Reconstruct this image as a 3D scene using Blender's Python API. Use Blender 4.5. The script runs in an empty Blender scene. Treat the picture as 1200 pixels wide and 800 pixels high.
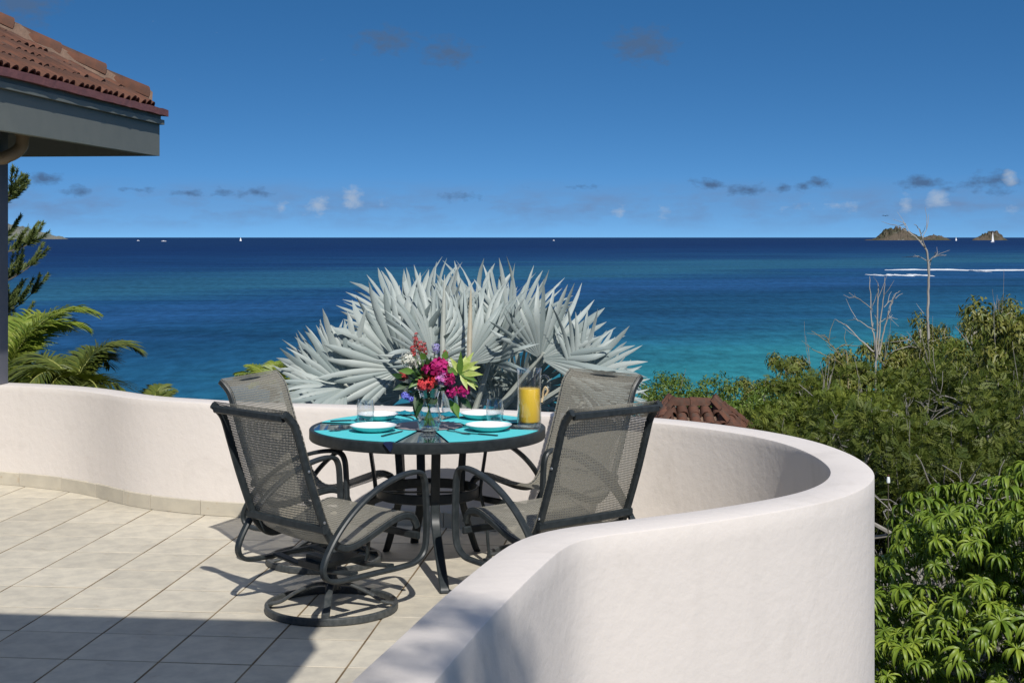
import bpy, math, random
import numpy as np
from mathutils import Vector, Matrix
random.seed(11); RNG = np.random.default_rng(11)
SC = bpy.context.scene
COL = SC.collection

# ------------------------------------------------------------------ camera
F_PX, CAM_Z, HORIZON = 1680.0, 1.70, 278.0
cam_d = bpy.data.cameras.new('camera'); cam = bpy.data.objects.new('camera', cam_d); COL.objects.link(cam)
cam.location = (0, 0, CAM_Z); cam.rotation_euler = (math.radians(90), 0, 0)
cam_d.sensor_width = 36.0; cam_d.lens = 36.0 * F_PX / 1200.0
cam_d.shift_y = -(400 - HORIZON) / 1200.0
cam_d.clip_start = 0.05; cam_d.clip_end = 400000
SC.camera = cam

# ------------------------------------------------------------------ sun and sky
SUN = Vector((0.277, -1.038, 1.0)).normalized()          # towards the sun
sun_d = bpy.data.lights.new('sun', 'SUN'); sun = bpy.data.objects.new('sun', sun_d); COL.objects.link(sun)
sun_d.energy = 4.6; sun_d.angle = math.radians(0.53); sun_d.color = (1.0, 0.96, 0.90)
sun.rotation_euler = (-SUN).to_track_quat('-Z', 'Y').to_euler(); sun.location = (4, -12, 14)

W = bpy.data.worlds.new('World'); SC.world = W; W.use_nodes = True
nt = W.node_tree; nt.nodes.clear(); N = nt.nodes.new; LK = nt.links.new
def wmath(op, a, b=None, clamp=False):
    n = N('ShaderNodeMath'); n.operation = op; n.use_clamp = clamp
    for i, q in enumerate((a, b)):
        if q is None: continue
        if hasattr(q, 'links'): LK(q, n.inputs[i])
        else: n.inputs[i].default_value = q
    return n.outputs[0]
def wmix(fac, a, b):
    n = N('ShaderNodeMix'); n.data_type = 'RGBA'
    for s, q in ((n.inputs[0], fac), (n.inputs[6], a), (n.inputs[7], b)):
        if hasattr(q, 'links'): LK(q, s)
        else: s.default_value = q if not isinstance(q, tuple) else (*q, 1)
    return n.outputs[2]
sky = N('ShaderNodeTexSky'); sky.sky_type = 'NISHITA'; sky.sun_disc = False
sky.sun_elevation = math.asin(SUN.z); sky.sun_rotation = math.atan2(SUN.x, SUN.y)
sky.altitude = 40; sky.air_density = 1.0; sky.dust_density = 0.0; sky.ozone_density = 3.0
gam = N('ShaderNodeGamma'); gam.inputs[1].default_value = 1.0
LK(sky.outputs[0], gam.inputs[0])
hsv = N('ShaderNodeHueSaturation'); hsv.inputs['Saturation'].default_value = 1.29; hsv.inputs['Hue'].default_value = .499; hsv.inputs['Value'].default_value = 1.0
LK(gam.outputs[0], hsv.inputs['Color'])
geo = N('ShaderNodeNewGeometry'); sepd = N('ShaderNodeSeparateXYZ'); tc = N('ShaderNodeTexCoord'); LK(tc.outputs['Generated'], sepd.inputs[0])
zs = wmath('ADD', wmath('ADD', sepd.outputs[2], .20), wmath('MULTIPLY', wmath('MINIMUM', sepd.outputs[2], .2), 1.85)); skv = N('ShaderNodeCombineXYZ'); LK(sepd.outputs[0], skv.inputs[0]); LK(sepd.outputs[1], skv.inputs[1]); LK(zs, skv.inputs[2])
skn = N('ShaderNodeVectorMath'); skn.operation = 'NORMALIZE'; LK(skv.outputs[0], skn.inputs[0]); LK(skn.outputs[0], sky.inputs[0])   # clear dry air: the pale low layer is skipped
az = wmath('ARCTAN2', sepd.outputs[0], sepd.outputs[1]); el = wmath('ARCSINE', sepd.outputs[2])
cmb = N('ShaderNodeCombineXYZ'); LK(az, cmb.inputs[0]); LK(el, cmb.inputs[1])
def cl_noise(scale, det, sx=1.0, sy=1.0, off=0.0):
    m = N('ShaderNodeMapping'); m.inputs['Scale'].default_value = (sx, sy, 1); m.inputs['Location'].default_value = (off, off * .7, 0); LK(cmb.outputs[0], m.inputs[0])
    n = N('ShaderNodeTexNoise'); n.inputs['Scale'].default_value = scale; n.inputs['Detail'].default_value = det; n.inputs['Roughness'].default_value = .6
    LK(m.outputs[0], n.inputs['Vector']); return n.outputs['Fac']
nz = cl_noise(95, 6, 1, 1.7); nz2 = cl_noise(22, 5, 1, 3.2, 3.0)
def blobs(lst):
    acc = None
    for px, py, w, h, wt in lst:
        ca, ce = math.atan((px - 600) / F_PX), math.atan((HORIZON - py) / F_PX)
        iw, ih = F_PX / w, F_PX / h
        v = N('ShaderNodeVectorMath'); v.operation = 'MULTIPLY_ADD'; LK(cmb.outputs[0], v.inputs[0])
        v.inputs[1].default_value = (iw, ih, 0); v.inputs[2].default_value = (-ca * iw, -ce * ih, 0)
        l = N('ShaderNodeVectorMath'); l.operation = 'LENGTH'; LK(v.outputs[0], l.inputs[0])
        s = wmath('MULTIPLY', wmath('SUBTRACT', 1.0, l.outputs['Value'], True), wt)
        acc = s if acc is None else wmath('MAXIMUM', acc, s)
    return acc
dark = [(455, 49, 64, 28, .85), (525, 62, 56, 28, .85), (755, 54, 64, 36, .95), (20, 14, 80, 46, 1.0), (52, 214, 34, 16, .8), (88, 226, 34, 12, .7),
        (160, 224, 34, 8, .6), (218, 227, 36, 9, .7), (262, 226, 28, 10, .7), (297, 226, 36, 11, .7), (540, 231, 60, 12, .6), (680, 218, 110, 8, .35),
        (830, 217, 30, 12, .9), (878, 223, 46, 10, .9), (918, 221, 20, 9, .8), (940, 220, 20, 10, .8), (958, 216, 24, 12, .9),
        (1080, 216, 46, 13, .9), (1165, 216, 56, 22, .8), (1110, 224, 26, 8, .6)]
lite = [(413, 231, 22, 22, .9), (372, 241, 24, 18, .75), (330, 243, 15, 16, .6), (450, 243, 40, 12, .35), (727, 246, 17, 13, .7), (776, 250, 18, 14, .65), (990, 243, 44, 15, .5),
        (1098, 234, 22, 17, .95), (1061, 241, 12, 16, .7), (1184, 213, 14, 16, .95), (1187, 250, 26, 11, .6), (940, 244, 50, 12, .35)]
def shaped(b, k):
    return wmath('MULTIPLY', wmath('SUBTRACT', wmath('ADD', b, wmath('MULTIPLY', wmath('SUBTRACT', nz, .5), 1.5)), .30, True), k, True)
md, ml = shaped(blobs(dark), 1.9), shaped(blobs(lite), 1.9)
# low bank of broken cloud that runs right round the horizon
band = wmath('MULTIPLY', wmath('SUBTRACT', 1.0, wmath('ABSOLUTE', wmath('DIVIDE', wmath('SUBTRACT', el, .021), .021)), True),
             wmath('ADD', .35, wmath('MULTIPLY', wmath('SUBTRACT', nz2, .42, True), 3.5, True)))
c = wmix(wmath('MULTIPLY', band, .80, True), hsv.outputs[0], (1.2, 2.15, 3.9))
c = wmix(wmath('MULTIPLY', md, .95, True), c, (.58, 1.15, 2.25))
c = wmix(wmath('MULTIPLY', ml, .75), c, (3.0, 3.8, 5.0))
# unseen white cloud added above the view to make the fill light less blue
hn = N('ShaderNodeTexNoise'); hn.inputs['Scale'].default_value = 4.5; hn.inputs['Detail'].default_value = 6; hn.inputs['Roughness'].default_value = .58; LK(tc.outputs['Generated'], hn.inputs['Vector'])
hi = wmath('MULTIPLY', wmath('MULTIPLY', wmath('SUBTRACT', hn.outputs['Fac'], .47, True), 7.0, True), wmath('MULTIPLY', wmath('SUBTRACT', el, .20, True), 6.0, True))
c = wmix(wmath('MULTIPLY', hi, .8), c, (5.4, 5.2, 5.0))
bg = N('ShaderNodeBackground'); bg.inputs['Strength'].default_value = 0.124; LK(c, bg.inputs['Color'])
wo = N('ShaderNodeOutputWorld'); LK(bg.outputs[0], wo.inputs['Surface'])

SC.view_settings.view_transform = 'Standard'; SC.view_settings.look = 'None'
SC.view_settings.exposure = 0.0; SC.view_settings.gamma = 1.0; SC.view_settings.use_curve_mapping = False
SC.render.engine = 'CYCLES'; SC.cycles.use_denoising = True
SC.cycles.max_bounces = 8; SC.cycles.transparent_max_bounces = 24; SC.cycles.caustics_reflective = False; SC.cycles.caustics_refractive = False
try: SC.cycles.denoiser = 'OPENIMAGEDENOISE'
except Exception: pass

# ------------------------------------------------------------------ helpers
def P(px, py, d): return np.array([(px - 600) * d / F_PX, d, CAM_Z - (py - HORIZON) * d / F_PX])

class MB:
    def __init__(s): s.v = []; s.f = []; s.n = 0; s.uv = None
    def add(s, v, f):
        v = np.asarray(v, float).reshape(-1, 3); n = s.n
        s.v.append(v); s.f.extend([tuple(int(i) + n for i in q) for q in f]); s.n += len(v); return s
    def box(s, c, d, rot=None):
        q = np.array([(x, y, z) for x in (-.5, .5) for y in (-.5, .5) for z in (-.5, .5)]) * np.array(d)
        if rot is not None: q = q @ np.array(rot).T
        return s.add(q + np.array(c), [(0, 1, 3, 2), (4, 6, 7, 5), (0, 4, 5, 1), (2, 3, 7, 6), (0, 2, 6, 4), (1, 5, 7, 3)])
    def tube(s, pts, r, n=7, caps=True):
        pts = np.asarray(pts, float); m = len(pts); r = np.broadcast_to(np.asarray(r, float), (m,))
        t = np.gradient(pts, axis=0); t /= np.linalg.norm(t, axis=1)[:, None] + 1e-12
        a = np.array([0, 0, 1.]) if abs(t[0][2]) < .9 else np.array([1., 0, 0])
        vs = []
        for i in range(m):
            a = a - t[i] * a.dot(t[i]); a /= np.linalg.norm(a) + 1e-12; b = np.cross(t[i], a)
            k = np.arange(n) * 2 * math.pi / n
            vs.append(pts[i] + r[i] * (np.cos(k)[:, None] * a + np.sin(k)[:, None] * b))
        f = [(i * n + j, i * n + (j + 1) % n, (i + 1) * n + (j + 1) % n, (i + 1) * n + j) for i in range(m - 1) for j in range(n)]
        if caps: f += [tuple(range(n))[::-1], tuple((m - 1) * n + j for j in range(n))]
        return s.add(np.concatenate(vs), f)
    def bar(s, pts, side, w, h, closed=False, bev=.3):
        """flat bar swept along pts; w along `side`, h across it"""
        pts = np.asarray(pts, float); m = len(pts); side = np.asarray(side, float); side = side / np.linalg.norm(side)
        if closed: t = np.roll(pts, -1, 0) - np.roll(pts, 1, 0)
        else: t = np.gradient(pts, axis=0)
        t /= np.linalg.norm(t, axis=1)[:, None]
        b = min(w, h) * bev; a, c = w / 2, h / 2
        sec = [(a - b, -c), (a, -c + b), (a, c - b), (a - b, c), (-a + b, c), (-a, c - b), (-a, -c + b), (-a + b, -c)]
        vs = []
        for i in range(m):
            n_ = np.cross(side, t[i]); n_ /= np.linalg.norm(n_) + 1e-12
            vs.append(np.array([pts[i] + side * u + n_ * v for u, v in sec]))
        k = 8; mm = m if closed else m - 1
        f = [(i * k + j, i * k + (j + 1) % k, ((i + 1) % m) * k + (j + 1) % k, ((i + 1) % m) * k + j) for i in range(mm) for j in range(k)]
        if not closed: f += [tuple(range(k))[::-1], tuple((m - 1) * k + j for j in range(k))]
        return s.add(np.concatenate(vs), f)
    def lathe(s, prof, c=(0, 0, 0), n=28, cap0=False, cap1=False):
        k = np.arange(n) * 2 * math.pi / n; c = np.array(c, float)
        vs = np.concatenate([np.stack([r * np.cos(k), r * np.sin(k), np.full(n, z)], 1) for r, z in prof]) + c
        f = [(i * n + j, i * n + (j + 1) % n, (i + 1) * n + (j + 1) % n, (i + 1) * n + j) for i in range(len(prof) - 1) for j in range(n)]
        if cap0: f.append(tuple(range(n))[::-1])
        if cap1: f.append(tuple((len(prof) - 1) * n + j for j in range(n)))
        return s.add(vs, f)
    def prism(s, poly, z0, z1):
        n = len(poly); v = [(x, y, z0) for x, y in poly] + [(x, y, z1) for x, y in poly]
        return s.add(v, [tuple(range(n))[::-1], tuple(range(n, 2 * n))] + [(i, (i + 1) % n, n + (i + 1) % n, n + i) for i in range(n)])
    def mesh(s, name, mat, smooth=35):
        me = bpy.data.meshes.new(name); me.from_pydata(np.concatenate(s.v).tolist(), [], s.f); fin(me, mat, smooth); return me
    def build(s, name, mat, parent=None, smooth=35):
        return link(name, s.mesh(name, mat, smooth), parent)

def fin(me, mat, smooth):
    me.validate(verbose=False)
    for m in (mat if isinstance(mat, (list, tuple)) else [mat]): me.materials.append(M[m] if isinstance(m, str) else m)
    if smooth is not None:
        me.shade_smooth()
        if smooth < 179: me.set_sharp_from_angle(angle=math.radians(smooth))
    me.update()
def link(name, me, parent=None):
    o = bpy.data.objects.new(name, me); COL.objects.link(o)
    if parent is not None: o.parent = parent
    return o
def tag(o, label=None, cat=None, group=None, kind=None):
    if label: o['label'] = label
    if cat: o['category'] = cat
    if group: o['group'] = group
    if kind: o['kind'] = kind
    return o
def thing(name, label, cat, loc=(0, 0, 0), rz=0, group=None):
    o = bpy.data.objects.new(name, None); COL.objects.link(o); o.empty_display_size = .2
    o.location = tuple(float(q) for q in loc); o.rotation_euler = (0, 0, rz); return tag(o, label, cat, group)
def copy_tree(o, parent=None):
    c_ = o.copy(); COL.objects.link(c_)
    if parent is not None: c_.parent = parent
    for ch in list(o.children): copy_tree(ch, c_)
    return c_
def np_mesh(name, V, F, mat, smooth=None, tint=None):
    """V (n,3) verts, F (m,k) equal-sided faces; tint: one value for each vertex"""
    me = bpy.data.meshes.new(name); F = np.asarray(F, np.int32); m, k = F.shape
    me.vertices.add(len(V)); me.vertices.foreach_set('co', np.asarray(V, np.float32).ravel())
    me.loops.add(m * k); me.loops.foreach_set('vertex_index', F.ravel())
    me.polygons.add(m); me.polygons.foreach_set('loop_start', np.arange(m, dtype=np.int32) * k)
    me.update(calc_edges=True)
    if tint is not None:
        a = me.attributes.new('tint', 'FLOAT', 'POINT'); a.data.foreach_set('value', np.asarray(tint, np.float32).ravel())
    fin(me, mat, smooth); return me
def scatter(tv, tf, R, T, rng=RNG):
    """copies of template (tv,tf): R (n,3,3), T (n,3) -> V, F, tint"""
    tv = np.asarray(tv, float); tf = np.asarray(tf); n = len(T); k = len(tv)
    V = np.einsum('nij,kj->nki', R, tv) + T[:, None, :]
    F = tf[None] + (np.arange(n) * k)[:, None, None]
    return V.reshape(-1, 3), F.reshape(-1, tf.shape[1]), np.repeat(rng.random(n), k)
def frames(fwd, up):
    """rows of rotation matrices whose local x = fwd, z ~ up"""
    x = fwd / (np.linalg.norm(fwd, axis=1)[:, None] + 1e-9)
    y = np.cross(up, x); y /= np.linalg.norm(y, axis=1)[:, None] + 1e-9
    z = np.cross(x, y); return np.stack([x, y, z], 2)
def smooth_path(pts, n=8, closed=False):
    pts = np.asarray(pts, float); m = len(pts); out = []
    rng_ = range(m) if closed else range(m - 1)
    for i in rng_:
        if closed: p0, p1, p2, p3 = (pts[(i + k) % m] for k in (-1, 0, 1, 2))
        else: p0, p1, p2, p3 = pts[max(i - 1, 0)], pts[i], pts[i + 1], pts[min(i + 2, m - 1)]
        for t in np.arange(n) / n:
            out.append(.5 * (2 * p1 + (p2 - p0) * t + (2 * p0 - 5 * p1 + 4 * p2 - p3) * t * t + (3 * p1 - p0 - 3 * p2 + p3) * t ** 3))
    if not closed: out.append(pts[-1])
    return np.array(out)
def resample(pts, step):
    pts = np.asarray(pts, float); d = np.concatenate([[0], np.cumsum(np.linalg.norm(np.diff(pts, axis=0), axis=1))])
    n = max(2, int(round(d[-1] / step))); s = np.linspace(0, d[-1], n + 1)
    return np.stack([np.interp(s, d, pts[:, i]) for i in range(pts.shape[1])], 1)
def unit(v): v = np.asarray(v, float); return v / (np.linalg.norm(v) + 1e-12)

# ------------------------------------------------------------------ materials
M = {}
def new_mat(name):
    m = bpy.data.materials.new(name); m.use_nodes = True; m.node_tree.nodes.clear(); M[name] = m; return m, m.node_tree
def rgba(c): return (*c, 1.0)
def pmat(name, base, rough=.5, spec=.5, metal=0.0, var=None, bump=None, coat=0.0, trans=None, obj_var=0.0, tint=None, stain=None, streak=None):
    """var=(scale, colour2, contrast); bump=(scale, strength, distance); trans=(colour, fac); tint=colour mixed by each leaf's own value; stain=(scale, colour, threshold, fac)"""
    m, t = new_mat(name); nn = t.nodes.new; L = t.links.new
    out = nn('ShaderNodeOutputMaterial'); b = nn('ShaderNodeBsdfPrincipled')
    b.inputs['Roughness'].default_value = rough; b.inputs['Metallic'].default_value = metal
    b.inputs['Specular IOR Level'].default_value = spec; b.inputs['Coat Weight'].default_value = coat
    tcn = nn('ShaderNodeTexCoord'); src = None
    rgb = nn('ShaderNodeRGB'); rgb.outputs[0].default_value = rgba(base); src = rgb.outputs[0]
    def mixc(f, a, b2):
        x = nn('ShaderNodeMix'); x.data_type = 'RGBA'
        L(f, x.inputs[0]); L(a, x.inputs[6])
        if hasattr(b2, 'links'): L(b2, x.inputs[7])
        else: x.inputs[7].default_value = rgba(b2)
        return x.outputs[2]
    def noise(scale, det=5, rg=.6, dist=0):
        n_ = nn('ShaderNodeTexNoise'); n_.inputs['Scale'].default_value = scale; n_.inputs['Detail'].default_value = det; n_.inputs['Roughness'].default_value = rg
        n_.inputs['Distortion'].default_value = dist; L(tcn.outputs['Object'], n_.inputs['Vector']); return n_.outputs['Fac']
    def ramp(f, a, b2):
        r_ = nn('ShaderNodeMapRange'); r_.inputs[1].default_value = a; r_.inputs[2].default_value = b2; L(f, r_.inputs[0]); return r_.outputs[0]
    if var: src = mixc(ramp(noise(var[0]), .5 - var[2], .5 + var[2]), src, var[1])
    if stain:
        f = ramp(noise(stain[0], 8, .65, .6), stain[2], stain[2] + .12); mu = nn('ShaderNodeMath'); mu.operation = 'MULTIPLY'; L(f, mu.inputs[0]); mu.inputs[1].default_value = stain[3]
        src = mixc(mu.outputs[0], src, stain[1])
    if streak:
        mp = nn('ShaderNodeMapping'); mp.inputs['Scale'].default_value = (1, 1, .10); L(tcn.outputs['Object'], mp.inputs[0]); n_ = nn('ShaderNodeTexNoise'); n_.inputs['Scale'].default_value = streak[0]; n_.inputs['Detail'].default_value = 7; n_.inputs['Roughness'].default_value = .65
        L(mp.outputs[0], n_.inputs['Vector']); f = ramp(n_.outputs['Fac'], streak[2], streak[2] + .2); mu = nn('ShaderNodeMath'); mu.operation = 'MULTIPLY'; L(f, mu.inputs[0]); mu.inputs[1].default_value = streak[3]; src = mixc(mu.outputs[0], src, streak[1])
    if tint:
        at = nn('ShaderNodeAttribute'); at.attribute_name = 'tint'; src = mixc(at.outputs['Fac'], src, tint)
    if obj_var:
        oi = nn('ShaderNodeObjectInfo'); h = nn('ShaderNodeHueSaturation'); mr = nn('ShaderNodeMapRange')
        mr.inputs[3].default_value = 1 - obj_var; mr.inputs[4].default_value = 1 + obj_var; L(oi.outputs['Random'], mr.inputs[0]); L(mr.outputs[0], h.inputs['Value'])
        L(src, h.inputs['Color']); src = h.outputs['Color']
    L(src, b.inputs['Base Color'])
    if bump:
        bn = nn('ShaderNodeBump'); bn.inputs['Strength'].default_value = bump[1]; bn.inputs['Distance'].default_value = bump[2]
        L(noise(bump[0], 6), bn.inputs['Height']); L(bn.outputs[0], b.inputs['Normal'])
    if trans:
        tr = nn('ShaderNodeBsdfTranslucent'); mx = nn('ShaderNodeMixShader'); mx.inputs[0].default_value = trans[1]
        sc_ = nn('ShaderNodeMix'); sc_.data_type = 'RGBA'; sc_.blend_type = 'MULTIPLY'; sc_.inputs[0].default_value = 1; L(src, sc_.inputs[6]); sc_.inputs[7].default_value = rgba(trans[0])
        L(sc_.outputs[2], tr.inputs['Color']); L(b.outputs[0], mx.inputs[1]); L(tr.outputs[0], mx.inputs[2]); L(mx.outputs[0], out.inputs[0])
    else: L(b.outputs[0], out.inputs[0])
    return m
def glass_mat(name, tintc=(.95, .97, .975), gain=.95, base=.06):
    """thin clear glass: see-through with Fresnel reflection"""
    m, t = new_mat(name); nn = t.nodes.new; L = t.links.new
    out = nn('ShaderNodeOutputMaterial'); tr = nn('ShaderNodeBsdfTransparent'); tr.inputs[0].default_value = rgba(tintc)
    gl = nn('ShaderNodeBsdfGlossy'); gl.inputs['Roughness'].default_value = .03; gl.inputs[0].default_value = (1, 1, 1, 1)
    fr0 = nn('ShaderNodeLayerWeight'); fr0.inputs[0].default_value = .5; fr = nn('ShaderNodeMath'); fr.operation = 'POWER'; L(fr0.outputs['Facing'], fr.inputs[0]); fr.inputs[1].default_value = 2.6; mu = nn('ShaderNodeMath'); mu.operation = 'MULTIPLY_ADD'; mu.use_clamp = True
    L(fr.outputs[0], mu.inputs[0]); mu.inputs[1].default_value = gain; mu.inputs[2].default_value = base
    mx = nn('ShaderNodeMixShader'); L(mu.outputs[0], mx.inputs[0]); L(tr.outputs[0], mx.inputs[1]); L(gl.outputs[0], mx.inputs[2]); L(mx.outputs[0], out.inputs[0])
    return m

pmat('plaster', (.715, .655, .60), .85, .25, var=(1.3, (.675, .625, .58), .3), bump=(20, .22, .014), stain=(2.6, (.59, .54, .49), .56, .5), streak=(5.0, (.58, .535, .49), .52, .28))
pmat('tile', (.61, .555, .445), .62, .35, var=(9, (.49, .45, .37), .13), bump=(30, .25, .006), obj_var=.075, stain=(11, (.36, .29, .20), .60, .5))
pmat('grout', (.13, .085, .045), .9, .2, var=(3, (.26, .20, .12), .15))
pmat('skirting', (.55, .50, .40), .6, .35, var=(9, (.46, .42, .34), .2), bump=(40, .12, .004), obj_var=.06, stain=(12, (.40, .29, .17), .62, .6))
pmat('frame_metal', (.013, .018, .020), .42, .34, var=(30, (.032, .038, .041), .2), bump=(160, .08, .002), stain=(35, (.09, .10, .10), .66, .5))
pmat('frame_worn', (.026, .033, .036), .48, .42, var=(45, (.075, .08, .08), .2), bump=(90, .3, .004), stain=(50, (.22, .22, .20), .64, .5))
pmat('bolt', (.45, .46, .46), .35, .5, metal=.8)
pmat('table_glass', (.012, .018, .035), .04, .55, coat=.3)
pmat('grey_mat', (.25, .23, .235), .8, .2, var=(60, (.30, .27, .28), .2))
pmat('turquoise', (.085, .54, .58), .75, .25, var=(80, (.11, .60, .63), .2), bump=(350, .25, .001))
pmat('navy_cloth', (.012, .020, .06), .85, .2, bump=(300, .2, .001))
pmat('teal_cloth', (.012, .20, .27), .8, .2, bump=(120, .3, .003))
pmat('china_white', (.80, .80, .78), .22, .5)
pmat('china_mat_reflection', (.26, .62, .59), .25, .5)  # bowl outsides: turquoise reflected from the placemats is put into the colour
pmat('steel', (.10, .11, .12), .25, .6, metal=.9)
pmat('juice', (.95, .60, .05), .35, .4)
pmat('rope', (.55, .42, .25), .8, .2, bump=(200, .6, .003))
glass_mat('clear_glass'); glass_mat('pitcher_glass', (.965, .975, .985), .9, .06)
pmat('fascia_grey', (.195, .205, .18), .6, .3, var=(4, (.165, .178, .16), .25), bump=(30, .1, .004), stain=(7, (.11, .12, .115), .62, .6))
pmat('soffit_grey', (.15, .165, .155), .7, .3, var=(3, (.12, .135, .13), .25))
pmat('drip_red', (.25, .105, .10), .7, .3, var=(6, (.18, .075, .075), .25), bump=(14, .4, .02))
pmat('terracotta', (.155, .066, .040), .85, .2, var=(7, (.070, .042, .032), .22), bump=(30, .35, .01), obj_var=.2, stain=(6, (.09, .065, .05), .56, .7))
pmat('mortar', (.25, .165, .12), .9, .2, var=(9, (.14, .095, .07), .25), bump=(25, .6, .02))
pmat('pvc_tan', (.26, .20, .13), .5, .4, stain=(14, (.12, .10, .07), .58, .6))
pmat('post_grey', (.16, .16, .18), .6, .3, var=(4, (.13, .13, .15), .25))
pmat('house_wall', (.62, .56, .50), .85, .2, var=(2, (.56, .52, .47), .3), bump=(20, .3, .01))
pmat('soil', (.060, .052, .032), .95, .1, var=(.5, (.035, .045, .018), .2), bump=(3, .6, .1))
pmat('silver_leaf', (.40, .44, .415), .5, .35, tint=(.25, .30, .29), trans=((.75, .95, .85), .10), stain=(5, (.36, .36, .28), .66, .5))
pmat('silver_stalk', (.46, .48, .43), .6, .3, var=(12, (.36, .38, .33), .2))
pmat('dry_spathe', (.50, .46, .36), .8, .2, var=(10, (.42, .37, .27), .2))
pmat('palm_leaf', (.165, .24, .03), .4, .45, tint=(.27, .31, .05), trans=((1.1, 1.15, .5), .30))
pmat('palm_leaf_dark', (.08, .115, .02), .4, .45, tint=(.15, .17, .03), trans=((1.1, 1.15, .5), .22))
pmat('palm_rib', (.24, .25, .06), .5, .4)
pmat('palm_trunk', (.18, .155, .12), .9, .2, var=(6, (.11, .10, .08), .2), bump=(12, .6, .03))
pmat('pine_needle', (.070, .105, .028), .5, .3, tint=(.15, .18, .055), trans=((1, 1.1, .6), .12))
pmat('pine_bark', (.16, .145, .125), .9, .2, var=(9, (.09, .08, .07), .2), bump=(14, .6, .03))
pmat('feather_leaf', (.070, .108, .016), .55, .3, tint=(.165, .190, .030), trans=((1.1, 1.15, .5), .28), obj_var=.32)
pmat('broad_leaf', (.085, .115, .018), .42, .4, tint=(.19, .18, .04), trans=((1.1, 1.1, .5), .22), obj_var=.2)
pmat('bush_leaf', (.085, .150, .02), .45, .4, tint=(.16, .22, .035), trans=((1.1, 1.15, .5), .25), obj_var=.15)
pmat('grey_bark', (.30, .285, .255), .9, .2, var=(5, (.17, .155, .13), .22), bump=(12, .5, .02))
pmat('dead_wood', (.40, .38, .345), .9, .2, var=(3, (.27, .245, .205), .22))
pmat('dead_wood_ochre', (.30, .245, .12), .9, .2, var=(3, (.22, .19, .11), .22))
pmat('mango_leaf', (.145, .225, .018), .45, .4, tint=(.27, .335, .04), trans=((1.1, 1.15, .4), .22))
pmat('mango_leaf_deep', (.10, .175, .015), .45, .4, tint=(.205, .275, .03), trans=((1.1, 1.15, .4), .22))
pmat('mango_bark', (.10, .085, .065), .9, .2)
pmat('stem_green', (.06, .13, .03), .5, .4)
pmat('leaf_dark', (.02, .055, .014), .4, .45)
pmat('leaf_lime', (.30, .42, .06), .45, .4, var=(40, (.55, .58, .22), .2), trans=((1, 1, .6), .2))
pmat('leaf_mid', (.10, .20, .03), .45, .4, trans=((1, 1, .6), .2))
pmat('petal_magenta', (.40, .010, .10), .6, .3, tint=(.52, .03, .22), trans=((1, .6, .8), .2))
pmat('petal_coral', (.68, .05, .06), .6, .3, tint=(.80, .10, .11), trans=((1, .6, .6), .2))
pmat('petal_red', (.26, .022, .025), .6, .3, tint=(.44, .06, .06))
pmat('petal_white', (.60, .60, .52), .6, .3, tint=(.72, .72, .66), trans=((1, 1, .9), .2))
pmat('petal_blue', (.10, .10, .52), .6, .3, tint=(.20, .22, .66))
pmat('petal_lilac', (.22, .20, .46), .6, .3, tint=(.36, .33, .56))
pmat('petal_pink', (.60, .16, .48), .6, .3, tint=(.70, .46, .68), trans=((1, .7, .9), .2))
pmat('rock', (.115, .092, .068), .95, .1, var=(.008, (.058, .058, .034), .10), bump=(.02, 1.0, 25), stain=(.014, (.30, .28, .25), .60, .8))
pmat('far_hill', (.13, .15, .13), .95, .1, var=(.003, (.19, .18, .15), .12), bump=(.01, 1.0, 40))
pmat('foam', (.70, .73, .74), .9, .1)
pmat('sail', (.84, .84, .82), .8, .2); pmat('hull', (.80, .80, .80), .4, .4)
pmat('bird_dark', (.03, .03, .035), .8, .2)
pmat('insulator', (.75, .78, .76), .3, .5)

# woven sling fabric: open weave, holes let the light through
def sling_material():
    m, t = new_mat('sling'); nn = t.nodes.new; L = t.links.new
    out = nn('ShaderNodeOutputMaterial'); uv = nn('ShaderNodeUVMap'); uv.uv_map = 'UVMap'
    br = nn('ShaderNodeTexBrick'); br.offset = .5; br.inputs['Scale'].default_value = 1.0
    br.inputs['Brick Width'].default_value = .0095; br.inputs['Row Height'].default_value = .0130; br.inputs['Mortar Size'].default_value = .0028; br.inputs['Mortar Smooth'].default_value = .3
    L(uv.outputs[0], br.inputs['Vector'])
    no = nn('ShaderNodeTexNoise'); no.inputs['Scale'].default_value = 90; no.inputs['Detail'].default_value = 3; L(uv.outputs[0], no.inputs['Vector'])
    mx = nn('ShaderNodeMix'); mx.data_type = 'RGBA'; L(no.outputs['Fac'], mx.inputs[0]); mx.inputs[6].default_value = (.19, .178, .143, 1); mx.inputs[7].default_value = (.36, .338, .278, 1)
    d = nn('ShaderNodeBsdfPrincipled'); L(mx.outputs[2], d.inputs['Base Color']); d.inputs['Roughness'].default_value = .6; d.inputs['Specular IOR Level'].default_value = .3
    tl = nn('ShaderNodeBsdfTranslucent'); tl.inputs[0].default_value = (.28, .27, .23, 1); m2 = nn('ShaderNodeMixShader'); m2.inputs[0].default_value = .18; L(d.outputs[0], m2.inputs[1]); L(tl.outputs[0], m2.inputs[2])
    tr = nn('ShaderNodeBsdfTransparent')
    mr = nn('ShaderNodeMapRange'); L(br.outputs['Fac'], mr.inputs[0]); mr.inputs[3].default_value = .42; mr.inputs[4].default_value = 1.0
    ms = nn('ShaderNodeMixShader'); L(mr.outputs[0], ms.inputs[0]); L(tr.outputs[0], ms.inputs[1]); L(m2.outputs[0], ms.inputs[2]); L(ms.outputs[0], out.inputs[0])
sling_material()

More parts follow.
